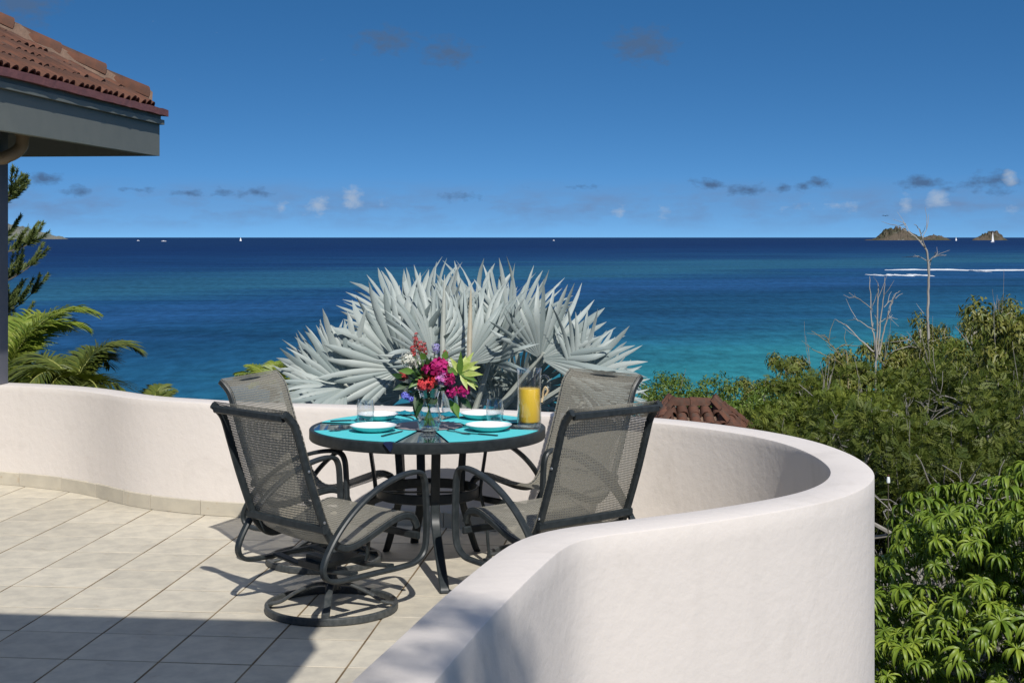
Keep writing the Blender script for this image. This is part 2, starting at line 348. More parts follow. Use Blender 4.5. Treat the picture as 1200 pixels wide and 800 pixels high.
# sea water: colour follows the bottom (sand shallows, grass beds, deep water)
def sea_material():
    m, t = new_mat('sea_water'); nn = t.nodes.new; L = t.links.new
    out = nn('ShaderNodeOutputMaterial'); g = nn('ShaderNodeNewGeometry'); sp = nn('ShaderNodeSeparateXYZ'); L(g.outputs['Position'], sp.inputs[0])
    def mt(op, a, b=None, c=None, cl=False):
        n_ = nn('ShaderNodeMath'); n_.operation = op; n_.use_clamp = cl
        for i, q in enumerate((a, b, c)):
            if q is None: continue
            if hasattr(q, 'links'): L(q, n_.inputs[i])
            else: n_.inputs[i].default_value = q
        return n_.outputs[0]
    def no(sx, sy, det, rg=.55, off=0):
        mp = nn('ShaderNodeMapping'); mp.inputs['Scale'].default_value = (sx, sy, 1); mp.inputs['Location'].default_value = (off, off, 0); L(g.outputs['Position'], mp.inputs[0])
        n_ = nn('ShaderNodeTexNoise'); n_.inputs['Scale'].default_value = 1; n_.inputs['Detail'].default_value = det; n_.inputs['Roughness'].default_value = rg; L(mp.outputs[0], n_.inputs['Vector']); return n_.outputs['Fac']
    lg = mt('LOGARITHM', mt('MAXIMUM', sp.outputs[1], 50.0), 10.0)           # log10 of the distance off shore
    right = mt('MULTIPLY', mt('DIVIDE', sp.outputs[0], mt('MAXIMUM', sp.outputs[1], 50.0)), -.58)
    nz_ = mt('MULTIPLY', mt('SUBTRACT', no(.0011, .0034, 4, .5), .5), .36)
    nz_b = mt('MULTIPLY', mt('SUBTRACT', no(.004, .016, 4, .6, 7), .5), .22)
    tt = mt('ADD', mt('ADD', lg, nz_), mt('ADD', nz_b, right))
    mr = nn('ShaderNodeMapRange'); L(tt, mr.inputs[0]); mr.inputs[1].default_value = 2.3; mr.inputs[2].default_value = 4.0
    cr = nn('ShaderNodeValToRGB'); L(mr.outputs[0], cr.inputs[0]); e = cr.color_ramp
    stops = [(0.0, (.030, .225, .250)), (.084, (.024, .185, .225)), (.128, (.018, .135, .195)), (.20, (.013, .085, .165)), (.286, (.008, .052, .118)), (.353, (.016, .075, .190)), (.40, (.010, .060, .148)), (.45, (.020, .098, .168)),
             (.506, (.018, .088, .160)), (.57, (.010, .053, .135)), (.638, (.007, .038, .115)), (.80, (.005, .026, .092)), (1.0, (.006, .028, .090))]
    e.elements[0].position, e.elements[0].color = stops[0][0], rgba(stops[0][1]); e.elements[1].position, e.elements[1].color = stops[-1][0], rgba(stops[-1][1])
    for p_, c_ in stops[1:-1]: q = e.elements.new(p_); q.color = rgba(c_)
    rip = no(.20, .075, 6, .7, 3); rip2 = no(.006, .022, 5, .65, 11)
    v = mt('ADD', mt('MULTIPLY', mt('SUBTRACT', rip, .5), 1.7), mt('MULTIPLY', mt('SUBTRACT', rip2, .5), 1.3))
    hs = nn('ShaderNodeHueSaturation'); L(cr.outputs[0], hs.inputs['Color']); L(mt('ADD', v, 1.0), hs.inputs['Value'])
    df = nn('ShaderNodeBsdfDiffuse'); L(hs.outputs[0], df.inputs[0])
    gl = nn('ShaderNodeBsdfGlossy'); gl.inputs['Roughness'].default_value = .28; gl.inputs[0].default_value = (.8, .9, 1, 1)
    bp = nn('ShaderNodeBump'); bp.inputs['Strength'].default_value = .5; bp.inputs['Distance'].default_value = 1.0; L(no(.30, .12, 5, .65, 5), bp.inputs['Height'])
    L(bp.outputs[0], df.inputs['Normal']); L(bp.outputs[0], gl.inputs['Normal'])
    mx = nn('ShaderNodeMixShader'); mx.inputs[0].default_value = .055; L(df.outputs[0], mx.inputs[1]); L(gl.outputs[0], mx.inputs[2]); L(mx.outputs[0], out.inputs[0])
sea_material()
# ================================================================== the setting
ALPHA = math.radians(5.7)
UH = np.array([math.sin(ALPHA), math.cos(ALPHA), 0]); VH = np.array([math.cos(ALPHA), -math.sin(ALPHA), 0])   # axes of house and floor tiles
SEA_Z = -30.0
def ground_z(x, y):
    z = -3.3 - .13 * max(0.0, y - 6) + .10 * min(max(x - 2, 0.0), 45) - .05 * max(0, -x - 3)
    z -= .32 * max(0.0, y - 50); z += .06 * max(0.0, -y)
    return max(z, SEA_Z - 3)
# sea
s = MB(); B = 160000.0
s.add([(-B, -B, SEA_Z), (B, -B, SEA_Z), (B, B, SEA_Z), (-B, B, SEA_Z)], [(0, 1, 2, 3)])
tag(s.build('sea', 'sea_water', smooth=None), 'blue and turquoise sea reaching to the horizon', 'sea', kind='structure')
# ground: hillside that falls to the shore
s = MB(); xs = np.concatenate([np.linspace(-420, -42, 18), np.linspace(-40, 60, 60), np.linspace(62, 420, 18)]); ys = np.concatenate([np.linspace(-420, -12, 16), np.linspace(-10, 130, 80)])
gv = [(x, y, ground_z(x, y) + .25 * math.sin(x * .9 + y * .7) * math.cos(y * .5)) for y in ys for x in xs]; nx = len(xs)
s.add(gv, [(j * nx + i, j * nx + i + 1, (j + 1) * nx + i + 1, (j + 1) * nx + i) for j in range(len(ys) - 1) for i in range(nx - 1)])
tag(s.build('ground', 'soil', smooth=179), 'dark hillside soil under the trees', 'ground', kind='structure')

# ------------------------------------------------------------------ terrace wall
INNER = [(-7.5, 10.6), (-6, 10.45), (-5, 10.3), (-4.2, 10.12), (-3.525, 9.88), (-3.03, 9.64), (-2.726, 9.40), (-2.477, 9.145), (-2.263, 8.975), (-1.912, 8.80), (-1.712, 8.735), (-1.0, 8.56), (-.375, 8.40),
         (.2, 8.19), (.737, 7.933), (1.06, 7.63), (1.255, 7.33), (1.365, 7.02), (1.414, 6.728), (1.411, 6.425), (1.377, 6.186), (1.303, 5.977), (1.19, 5.79), (1.03, 5.62), (.78, 5.42), (.507, 5.235), (.232, 5.07), (.10, 4.965), (.015, 4.82),
         (-.065, 4.57), (-.2, 4.051), (-.302, 3.595), (-.37, 3.283), (-.5, 2.7), (-.62, 2.1), (-.75, 1.3), (-.85, .6)]
inner = resample(smooth_path(INNER, 10), .055)
for _ in range(6): inner[1:-1] = .25 * inner[:-2] + .5 * inner[1:-1] + .25 * inner[2:]
tg = np.gradient(inner, axis=0); tg /= np.linalg.norm(tg, axis=1)[:, None]; out_n = np.stack([-tg[:, 1], tg[:, 0]], 1)
WALL_T, WALL_H = .186, .68
s = MB(); rs = np.random.default_rng(4); n = len(inner)
wob = np.convolve(rs.normal(0, 1, n + 40), np.hanning(22) / 5, 'same')[20:20 + n] * .0022
wob2 = np.convolve(rs.normal(0, 1, n + 40), np.hanning(14) / 4, 'same')[20:20 + n] * .0018
prof = [(0, -.03), (0, .12), (0, .30), (0, .50), (0, .64), (0, .674), (.002, .6785), (.006, .68), (WALL_T * .5, .681), (WALL_T - .006, .68), (WALL_T - .002, .6785), (WALL_T, .674), (WALL_T, .60), (WALL_T, .35), (WALL_T, .1), (WALL_T, -.4), (WALL_T, -1.2), (WALL_T, -3.8)]
k = len(prof); vs = []
for i in range(n):
    for j, (o, z) in enumerate(prof):
        a = wob[i] if z > .63 else 0.0; b = wob2[i] * (1 if o < .1 else -1)
        q = inner[i] + out_n[i] * (o + b); vs.append((q[0], q[1], z + a))
s.add(vs, [(i * k + j, i * k + j + 1, (i + 1) * k + j + 1, (i + 1) * k + j) for i in range(n - 1) for j in range(k - 1)])
s.f += [tuple((n - 1) * k + j for j in range(k)), tuple(j for j in range(k))[::-1]]
wall = tag(s.build('parapet_wall', 'plaster', smooth=30), 'low pinkish white plastered parapet wall snaking round the terrace', 'wall')
# skirting tiles along its foot, one by one
cum = np.concatenate([[0], np.cumsum(np.linalg.norm(np.diff(inner, axis=0), axis=1))])
def at_s(d): return np.array([np.interp(d, cum, inner[:, 0]), np.interp(d, cum, inner[:, 1])]), unit([np.interp(d, cum, out_n[:, 0]), np.interp(d, cum, out_n[:, 1])])
i0 = int(np.argmin(np.linalg.norm(inner - np.array([-3.372, 9.82]), axis=1))); s0 = cum[i0]
joints = [s0 - .385 * q for q in range(6, 0, -1)] + [s0, s0 + .39, s0 + .78, s0 + 1.135, s0 + 1.40]; 
while joints[-1] < cum[int(np.argmin(np.linalg.norm(inner - np.array([1.19, 5.79]), axis=1)))]: joints.append(joints[-1] + .39)
for a, b in zip(joints[:-1], joints[1:]):
    mb = MB(); vs = []
    th = .011 + random.uniform(-.001, .0015); hh = .090 + random.uniform(-.002, .002)
    for d in np.linspace(a + .0025, b - .0025, 5):
        q, nn_ = at_s(d)
        for o, z in ((.02, .002), (-th, .002), (-th, hh - .004), (-th + .004, hh), (.02, hh)): vs.append((*(q + nn_ * o), z))
    mb.add(vs, [(i * 5 + j, (i + 1) * 5 + j, (i + 1) * 5 + (j + 1) % 5, i * 5 + (j + 1) % 5) for i in range(4) for j in range(5)] + [(0, 1, 2, 3, 4), (24, 23, 22, 21, 20)])
    mb.build('skirting_tile', 'skirting', wall)

# ------------------------------------------------------------------ terrace floor
mid = inner + out_n * .09
poly = [tuple(q) for q in mid[::-1]] + [(-9.0, 10.7), (-9.0, .6)]
s = MB(); s.prism(poly, -.30, -.0022)
floor = tag(s.build('terrace_floor', 'grout', smooth=None), 'terrace floor laid with square beige stone tiles', 'floor', kind='structure')
TS, GAP = .383, .0090; anchor = np.array([-1.684, 6.927])
def clip(poly_, p, nrm):
    res = []
    for i in range(len(poly_)):
        a, b = np.array(poly_[i]), np.array(poly_[(i + 1) % len(poly_)]); da, db = (a - p).dot(nrm), (b - p).dot(nrm)
        if da <= 0: res.append(tuple(a))
        if da * db < 0: res.append(tuple(a + (b - a) * da / (da - db)))
    return res
def tile_mesh(pl):
    mb = MB(); c = np.mean(pl, axis=0); e = .0018; n_ = len(pl)
    top = [tuple(c + (np.array(q) - c) * (1 - e / max(np.linalg.norm(np.array(q) - c), .02))) for q in pl]
    v = [(x, y, -.010) for x, y in pl] + [(x, y, -.0012) for x, y in pl] + [(x, y, 0) for x, y in top]
    f = [tuple(range(2 * n_, 3 * n_))]
    for r in (0, n_): f += [(r + i, r + (i + 1) % n_, r + n_ + (i + 1) % n_, r + n_ + i) for i in range(n_)]
    return mb.add(v, f)
h = (TS - GAP) / 2; u2, v2 = UH[:2], VH[:2]
full = None; count = 0
for i in range(-18, 16):
    for j in range(-10, 14):
        c2 = anchor + v2 * (i + .5) * TS + u2 * (j + .5) * TS
        if not (4.3 < c2[1] < 10.6 and c2[0] > -.40 * c2[1] - 1.75): continue
        d = np.linalg.norm(mid - c2, axis=1); q = int(np.argmin(d)); sd = (c2 - mid[q]).dot(out_n[q])
        if sd > .26 or (c2[1] < 5.3 and c2[0] > .8) or (c2[0] > 1.6): continue
        rot = random.uniform(-.0015, .0015); z = random.uniform(-.0008, .0008)
        if d[q] > .30:
            if full is None: full = tile_mesh([(-h, -h), (h, -h), (h, h), (-h, h)]).mesh('tile', 'tile', 30)
            o = link('tile', full, floor); o.location = (c2[0], c2[1], z); o.rotation_euler = (random.uniform(-.0012, .0012), random.uniform(-.0012, .0012), -ALPHA + rot + random.choice((0, 1, 2, 3)) * math.pi / 2)
        else:
            pl = [tuple(c2 + v2 * a + u2 * b) for a, b in ((-h, -h), (h, -h), (h, h), (-h, h))]
            for w_ in (q, max(q - 4, 0), min(q + 4, n - 1)): pl = clip(pl, mid[w_] + out_n[w_] * .05, out_n[w_]) if len(pl) > 2 else pl
            if len(pl) < 3: continue
            loc = [tuple(np.array(p_) - c2) for p_ in pl]
            o = link('tile', tile_mesh(loc).mesh('tile', 'tile', 30), floor); o.location = (c2[0], c2[1], z)
        count += 1
print('tiles', count)

# ------------------------------------------------------------------ roof of the neighbouring pavilion (upper left) and its post
CR = np.array([-2.827, 11.5, 0.0])
def RW(a, b, z, c=CR): return c - UH * a - VH * b + np.array([0, 0, z])
def rbox(mb, a0, a1, b0, b1, z0, z1, c=CR):
    v = [RW(a, b, z, c) for a in (a0, a1) for b in (b0, b1) for z in (z0, z1)]
    return mb.add(v, [(0, 1, 3, 2), (4, 6, 7, 5), (0, 4, 5, 1), (2, 3, 7, 6), (0, 2, 6, 4), (1, 5, 7, 3)])
def half_tile(length, r0, r1, th=.012, nseg=8):
    mb = MB(); vs = []
    for x, r in ((0, r0), (length, r1)):
        for rr in (r, r - th):
            for k_ in range(nseg + 1):
                t = math.pi * k_ / nseg; vs.append((x, -rr * math.cos(t), rr * math.sin(t)))
    m_ = nseg + 1; f = []
    for i in range(nseg):
        f += [(i, i + 1, 2 * m_ + i + 1, 2 * m_ + i), (m_ + i, 3 * m_ + i, 3 * m_ + i + 1, m_ + i + 1), (i, m_ + i, m_ + i + 1, i + 1), (2 * m_ + i, 2 * m_ + i + 1, 3 * m_ + i + 1, 3 * m_ + i)]
    f += [(0, 2 * m_, 3 * m_, m_), (nseg, m_ + nseg, 3 * m_ + nseg, 2 * m_ + nseg)]
    return mb.add(vs, f)
def orient(o, p, x, up):
    x = unit(x); y = unit(np.cross(up, x)); z = np.cross(x, y)
    o.matrix_basis = Matrix(((x[0], y[0], z[0], p[0]), (x[1], y[1], z[1], p[1]), (x[2], y[2], z[2], p[2]), (0, 0, 0, 1)))
def tiled_roof(name, label, c, ze, la, lb, pitch, detail):
    """hip roof: corner c, eave height ze (bottom of fascia), la along -UH, lb along -VH"""
    t = thing(name, label, 'roof', (0, 0, 0))
    w = .05
    rbox(MB(), 0, la, 0, w, ze, ze + .25, c).build('fascia', 'fascia_grey', t)
    rbox(MB(), 0, w, w + .002, lb, ze, ze + .25, c).build('fascia', 'fascia_grey', t)
    mb = MB(); rbox(mb, -.030, la, -.030, .05, ze + .252, ze + .290, c); mb.build('trim_board', 'fascia_grey', t)
    mb = MB(); rbox(mb, -.008, la, -.008, .05, ze + .296, ze + .326, c); mb.build('trim_board', 'fascia_grey', t)
    mb = MB(); rbox(mb, -.018, .05, .052, lb, ze + .252, ze + .326, c); mb.build('trim_board', 'fascia_grey', t)
    mb = MB(); segs = 40; vs = []
    for i in range(segs + 1):                                   # wavy metal drip edge
        a = -.045 + (la + .045) * i / segs; d = random.uniform(-.004, .004)
        for b, z in ((-.055 + d, ze + .322 + d), (.08, ze + .328), (.08, ze + .385), (-.055 + d, ze + .374 + d)): vs.append(RW(a, b, z, c))
    mb.add(vs, [(i * 4 + j, (i + 1) * 4 + j, (i + 1) * 4 + (j + 1) % 4, i * 4 + (j + 1) % 4) for i in range(segs) for j in range(4)] + [(0, 1, 2, 3)]); mb.build('drip_edge', 'drip_red', t)
    mb = MB(); rbox(mb, -.045, .08, .082, lb, ze + .33, ze + .37, c); mb.build('drip_edge', 'drip_red', t)
    mb = MB(); rbox(mb, w, la, w, lb, ze + .18, ze + .20, c); mb.build('soffit', 'soffit_grey', t)
    z0 = ze + .355; m_ = min(la, lb) / 2; zt = z0 + pitch * m_
    mb = MB(); mb.add([RW(0, 0, z0, c), RW(la, 0, z0, c), RW(la, lb, z0, c), RW(0, lb, z0, c), RW(m_, m_, zt, c), RW(la - m_, lb - m_, zt, c) if la >= lb else RW(m_, lb - m_, zt, c)],
                      [(0, 4, 5, 1) if la >= lb else (0, 4, 1), (1, 5, 2) if la >= lb else (1, 4, 5, 2), (2, 5, 4, 3) if la >= lb else (2, 5, 3), (0, 3, 4) if la >= lb else (0, 3, 5, 4)])
    mb.build('roof_deck', 'mortar', t, smooth=None)
    if not detail: return t
    up_s = np.array([0, 0, 1.0]); me = half_tile(.30, .054, .045).mesh('roof_tile', 'terracotta', 40)
    sl = unit(-VH + np.array([0, 0, pitch])); nrm = unit(np.cross(-UH, sl)); nrm = nrm if nrm[2] > 0 else -nrm
    for k_ in range(7):
        b = .0 + .20 * k_
        for i in range(31):
            a = .06 + .112 * i
            if a < b + .16 or a > min(la - .1, 3.5): continue
            o = link('roof_tile', me, t); orient(o, RW(a, b + random.uniform(-.012, .012), z0 + pitch * b + .012 + .012 * random.random(), c), sl + np.array([random.uniform(-.03, .03), random.uniform(-.03, .03), 0]), nrm)
    hd = unit(-UH - VH + np.array([0, 0, pitch])); hl = math.sqrt(2 + pitch * pitch); hm = half_tile(.40, .105, .088, .018, 10).mesh('hip_tile', 'terracotta', 40)
    for k_ in range(8):
        q = .10 + .255 * k_
        o = link('hip_tile', hm, t); orient(o, RW(q, q, z0 + pitch * q + .045 + .012 * (k_ % 2), c), hd + np.array([0, 0, .03 * random.uniform(-1, 1)]), np.array([0, 0, 1.0]))
    mb = MB(); pts = [RW(q, q, z0 + pitch * q + .02 + random.uniform(-.01, .01), c) for q in np.linspace(.08, 2.0, 24)]; mb.tube(pts, np.array([.095 + .02 * random.random() for _ in pts]), 8); mb.build('mortar_bed', 'mortar', t)
    return t
roof = tiled_roof('pavilion_roof', 'terracotta tiled roof corner with grey fascia at upper left', CR, 2.35, 4.2, 4.6, .56, True)
mb = MB(); ea = P(18, 162, 9.9); mb.tube(smooth_path([ea + np.array([.045, .02, .10]), ea + np.array([.045, .02, .0]), ea + np.array([.03, .01, -.07]), ea + np.array([-.04, -.03, -.125]), ea + np.array([-.16, -.06, -.145]), ea + np.array([-.9, -.3, -.16])], 6), .045, 12); 
mb.tube([ea + np.array([.045, .02, .015]), ea + np.array([.045, .02, .06])], .054, 12); mb.build('drain_pipe', 'pvc_tan', roof)
mb = MB(); rbox(mb, .9, 4.1, 1.02, 1.12, 2.36, 2.52); mb.build('rafter_beam', 'soffit_grey', roof)
pc = P(0, 450, 9.97); mb = MB(); rot = np.array([[VH[0], UH[0], 0], [VH[1], UH[1], 0], [0, 0, 1]])
mb.box((pc[0] - .052, 9.97, 1.608), (.16, .14, 1.85), rot); tag(mb.build('roof_post', 'post_grey'), 'grey square post on the wall at the left edge under the tiled roof', 'post')

# ------------------------------------------------------------------ the house whose eave shades the floor (left of and above the camera)
C2 = np.array([.028, 2.806, 0.0])
house = thing('house', 'house with tiled hip roof whose eave shades the near terrace floor', 'house')
hr = tiled_roof('roof', 'x', C2, 3.0, 9.0, 9.0, .45, False); hr.parent = house
for key in ('label', 'category'): del hr[key]
mb = MB(); rbox(mb, 1.3, 8.6, 2.6, 8.6, -3.2, 3.2, C2); mb.build('wall', 'house_wall', house, smooth=None)
for ch in list(hr.children): ch.parent = house
bpy.data.objects.remove(hr)

# ------------------------------------------------------------------ islands, boats, breakers
def island(name, label, prof_, D, mat, seed, depth=.5):
    rs_ = np.random.default_rng(seed); px = np.array([p[0] for p in prof_], float); py = np.array([p[1] for p in prof_], float)
    nx_, ny_ = 70, 15; X = np.linspace(px[0], px[-1], nx_); base = HORIZON + (CAM_Z - SEA_Z) * F_PX / D
    H = (base - np.interp(X, px, py)) * D / F_PX; H = np.maximum(H + np.convolve(rs_.normal(0, 1, nx_), np.ones(3) / 3, 'same') * H.max() * .06, 1.0)
    wx = (X - 600) * D / F_PX; wd = (px[-1] - px[0]) * D / F_PX; vs = []
    for j in range(ny_):
        v = j / (ny_ - 1) * 2 - 1
        for i in range(nx_):
            u = i / (nx_ - 1) * 2 - 1; hw = wd * depth * .5 * math.sqrt(max(1 - u * u, .002))
            z = H[i] * (1 - abs(v) ** 1.5) * (1 + rs_.normal(0, .10)); vs.append((wx[i] + rs_.normal(0, wd * .002), D + v * hw, SEA_Z - 2 + z))
    mb_ = MB().add(vs, [(j * nx_ + i, j * nx_ + i + 1, (j + 1) * nx_ + i + 1, (j + 1) * nx_ + i) for j in range(ny_ - 1) for i in range(nx_ - 1)])
    o = mb_.build(name, mat, smooth=None); return tag(o, label, 'island')
island('rocky_island', 'larger brown rocky islet on the horizon behind the tall dead tree', [(1008, 282), (1018, 280.5), (1022, 281), (1030, 276), (1036, 270), (1043, 267), (1050, 266.5), (1058, 269), (1066, 271), (1074, 275), (1082, 279.5), (1086, 277.5), (1094, 275), (1102, 276), (1110, 279), (1115, 281.6)], 15000, 'rock', 1)
island('rocky_island', 'small pointed brown islet at the right end of the horizon', [(1138, 281.4), (1144, 278.5), (1152, 274.5), (1160, 271), (1166, 270.5), (1172, 274), (1176, 278.5), (1182, 281.4)], 15000, 'rock', 2)
island('headland', 'low grey green headland on the horizon behind the pine', [(-160, 262), (-60, 258), (0, 262), (20, 265), (40, 269), (58, 274), (70, 277), (80, 280)], 24000, 'far_hill', 3)
def boat(label, px, D, length, mast, sails=True, hull_h=None, rz=0.3):
    b = P(px, HORIZON, D); t = thing('sailboat' if sails else 'motor_boat', label, 'boat', (b[0], D, SEA_Z), rz)
    h_ = hull_h or length * .10; mb_ = MB(); vs = []; st = [(-.5, .16), (-.3, .2), (0, .21), (.25, .15), (.42, .06), (.5, .005)]
    for x, w_ in st:
        for y_, z in ((-w_ * .6, -.1), (-w_, h_ / length), (w_, h_ / length), (w_ * .6, -.1)): vs.append((x * length, y_ * length * .6, z * length))
    mb_.add(vs, [(i * 4 + j, (i + 1) * 4 + j, (i + 1) * 4 + (j + 1) % 4, i * 4 + (j + 1) % 4) for i in range(5) for j in range(4)] + [(0, 1, 2, 3), (23, 22, 21, 20)]); mb_.build('hull', 'hull', t)
    MB().box((-.08 * length, 0, h_ * 1.25), (.3 * length, .12 * length, h_ * .7)).build('cabin', 'hull', t)
    if sails:
        MB().tube([(.05 * length, 0, 0), (.05 * length, 0, mast)], [length * .012, length * .006], 6).build('mast', 'hull', t)
        m1 = MB(); vs = []
        for z in np.linspace(h_ * 1.6, mast * .97, 9):
            q = (z - h_ * 1.6) / (mast - h_ * 1.6); w_ = .42 * length * (1 - q ** 1.6) + .04 * length
            for k_ in range(6): vs.append((.04 * length - w_ * k_ / 5, .05 * length * math.sin(math.pi * k_ / 5) * (1 - q * .5), z))
        m1.add(vs, [(i * 6 + j, i * 6 + j + 1, (i + 1) * 6 + j + 1, (i + 1) * 6 + j) for i in range(8) for j in range(5)]); m1.build('main_sail', 'sail', t)
        m2 = MB(); vs = []
        for z in np.linspace(h_ * 1.2, mast * .86, 7):
            q = (z - h_ * 1.2) / (mast * .86 - h_ * 1.2); w_ = .40 * length * (1 - q) + .01
            for k_ in range(5): vs.append((.08 * length + w_ * k_ / 4, .05 * length * math.sin(math.pi * k_ / 4), z))
        m2.add(vs, [(i * 5 + j, i * 5 + j + 1, (i + 1) * 5 + j + 1, (i + 1) * 5 + j) for i in range(6) for j in range(4)]); m2.build('jib_sail', 'sail', t)
    return t
boat('white sailboat with tall sail in front of the small right islet', 1163.5, 9000, 46, 64, rz=.9)
boat('tiny white sailboat on the horizon between the two islets', 1120.5, 13000, 20, 34, rz=.5)
boat('tiny white sailboat on the horizon left of the silver palm', 282, 12000, 18, 32, rz=.4)
boat('tiny white motor boat on the horizon right of the tiled roof', 192, 11000, 36, 0, False, 4)
boat('faint white motor boat farthest left on the horizon', 162, 12500, 22, 0, False, 4)
boat('faint white motor boat on the horizon right of the silver palm', 649, 13000, 18, 0, False, 5)
def breaker(label, px0, px1, py, D, hgt, seed):
    rs_ = np.random.default_rng(seed); n_ = 90; X = np.linspace((px0 - 600) * D / F_PX, (px1 - 600) * D / F_PX, n_); vs = []
    nz_ = np.convolve(rs_.normal(0, 1, n_ + 20), np.hanning(9) / 3, 'same')[10:-10]
    for i in range(n_):
        e = min(1, i / 8, (n_ - 1 - i) / 8); hh = hgt * (.35 + .65 * e) * (1 + .25 * nz_[i]); hh = max(hh, .15); y0 = D + 14 * math.sin(i * .13) + 6 * nz_[i]
        for dy, z in ((-13 * e - 2, .02), (-6 * e - 1, hh * .5), (0, hh), (3, hh * .8), (7, -.1)): vs.append((X[i], y0 + dy + rs_.normal(0, .8), SEA_Z + z + (.05 if z < .1 else rs_.normal(0, .05))))
    mb_ = MB().add(vs, [(i * 5 + j, (i + 1) * 5 + j, (i + 1) * 5 + j + 1, i * 5 + j + 1) for i in range(n_ - 1) for j in range(4)])
    tag(mb_.build('breaking_wave', 'foam', smooth=None), label, 'wave')
breaker('long white breaking wave on the reef at the right', 1037, 1330, 316, 1380, .9, 1)
breaker('shorter white breaking wave on the reef left of the tall dead tree', 1040, 1087, 323, 1190, .8, 2)
breaker('small white wave crest behind the long breaker right of the dead tree', 1143, 1151, 317, 1330, .9, 3)
breaker('thin faint white wave line left of the reef breakers', 1018, 1036, 322, 1200, .45, 4)
mb = MB(); bp_ = P(1037.5, 253, 60); 
for sgn in (-1, 1): mb.add([bp_ + np.array(q) for q in ((0, 0, 0), (sgn * .07, .02, .035), (sgn * .16, .01, .01), (sgn * .08, -.03, .02))], [(0, 1, 2, 3)])
mb.tube([bp_ + np.array([0, -.08, 0]), bp_, bp_ + np.array([0, .07, 0])], [.005, .02, .006], 6); tag(mb.build('sea_bird', 'bird_dark'), 'tiny dark seabird gliding above the larger islet', 'bird')
# ================================================================== vegetation
def fan_leaf(R, nseg, span, seed, cup=.12, vf=.35):
    """palmate fan, hub at origin, middle finger along x, face along z"""
    rs = np.random.default_rng(seed); V, F, T = [], [], []; d = span / nseg; arch = rs.uniform(.05, .45); rr = [.05, .16, .30, .45, .60, .74, .87, 1.0]; n0 = 0
    for i in range(nseg):
        th = -span / 2 + d * (i + .5); L_ = R * (1 - .20 * (abs(th) / (span / 2)) ** 2) * rs.uniform(.90, 1.05)
        split = rs.uniform(.46, .66); tw = rs.normal(0, .9); bend = rs.normal(-.08, .15) - (.25 if rs.random() < .12 else 0); sw = rs.normal(0, .06); tn = rs.random()
        for k, q in enumerate(rr):
            r = q * L_; hw = math.tan(d / 2) * min(q, split) * L_ * 1.03
            e = max(0, (q - split) / (1 - split)); hw *= (1 - e) ** .46 if e > 0 else 1
            hw = max(hw, .0006); c_, s_ = math.cos(th + sw * e), math.sin(th + sw * e)
            zc = cup * R * q * q * (.4 + abs(math.sin(th * .5))) + bend * R * e * e
            fold = hw * .85
            for sg in (-1, 0, 1):
                x = r * c_ - sg * hw * s_; y = r * s_ + sg * hw * c_; z = zc + (fold if sg == 0 else 0) + sg * tw * hw * e + vf * abs(y) - arch * x * x / R
                V.append((x, y, z)); T.append(tn)
        for k in range(len(rr) - 1):
            a = n0 + k * 3
            F += [(a, a + 1, a + 4, a + 3), (a + 1, a + 2, a + 5, a + 4)]
        n0 += len(rr) * 3
    return np.array(V), F, T
def place_frame(o, p, x, nrm):
    x = unit(x); z = unit(np.asarray(nrm, float) - x * np.dot(nrm, x)); y = np.cross(z, x)
    o.matrix_basis = Matrix(((x[0], y[0], z[0], p[0]), (x[1], y[1], z[1], p[1]), (x[2], y[2], z[2], p[2]), (0, 0, 0, 1)))
# ---- silver fan palm behind the wall
sp = thing('silver_palm', 'silver blue fan palm rising behind the wall beyond the table', 'palm')
crown = P(540, 520, 9.9)
mb = MB(); mb.tube([(crown[0], 9.95, -4.2), (crown[0] + .05, 9.92, -2), (crown[0], 9.9, crown[2] + .1)], [.24, .20, .17], 12); mb.build('trunk', 'palm_trunk', sp)
# px, py, depth, pointing angle in degrees (90 = up), lean to/from the viewer, radius, span, face normal
FANS = []; rf = np.random.default_rng(12)
def add_fan(x, y, D, th, lean, R, span, nx, nz): FANS.append((x + rf.normal(0, 5), y + rf.normal(0, 5), D + rf.normal(0, .08), th + rf.normal(0, 6), lean, R * rf.uniform(.88, 1.04), span + rf.normal(0, 15), (nx, -.9, nz)))
for x, y, th, R_, nx, nz in ((396, 440, 150, .54, -.5, .2), (478, 400, 108, .62, .3, .2), (520, 398, 96, .62, -.4, .1), (560, 400, 84, .60, .5, .1), (602, 402, 72, .60, -.2, .3), (634, 424, 50, .48, .4, .2), (676, 454, 24, .54, .2, .4), (380, 462, 172, .50, -.3, .5), (700, 462, 6, .44, .2, .5)): add_fan(x, y, 10.15, th, .1, R_, 170, nx, nz)   # back row
for x, y, th, R_, nx, nz in ((466, 424, 112, .60, -.3, .3), (632, 420, 64, .56, .25, .3), (505, 420, 100, .58, .7, .1), (575, 422, 82, .58, -.7, .1), (412, 452, 160, .54, -.3, .6), (668, 454, 24, .52, .3, .55), (540, 430, 90, .56, .1, .35)): add_fan(x, y, 9.65, th, -.1, R_, 190, nx, nz)   # front row
for x, y, th, R_, nx, nz in ((470, 462, 132, .48, -.7, .2), (610, 460, 48, .50, .7, .2), (540, 474, 95, .46, .2, .2), (430, 476, 168, .44, 0, .6), (655, 478, 10, .44, 0, .6), (505, 478, 110, .42, -.3, .3), (575, 478, 70, .42, .4, .3), (520, 462, 80, .46, .5, .1), (570, 458, 100, .46, -.5, .1), (600, 480, 40, .40, .3, .5)): add_fan(x, y, 10.25, th, .05, R_, 190, nx, nz)   # low, in the shade of the rest
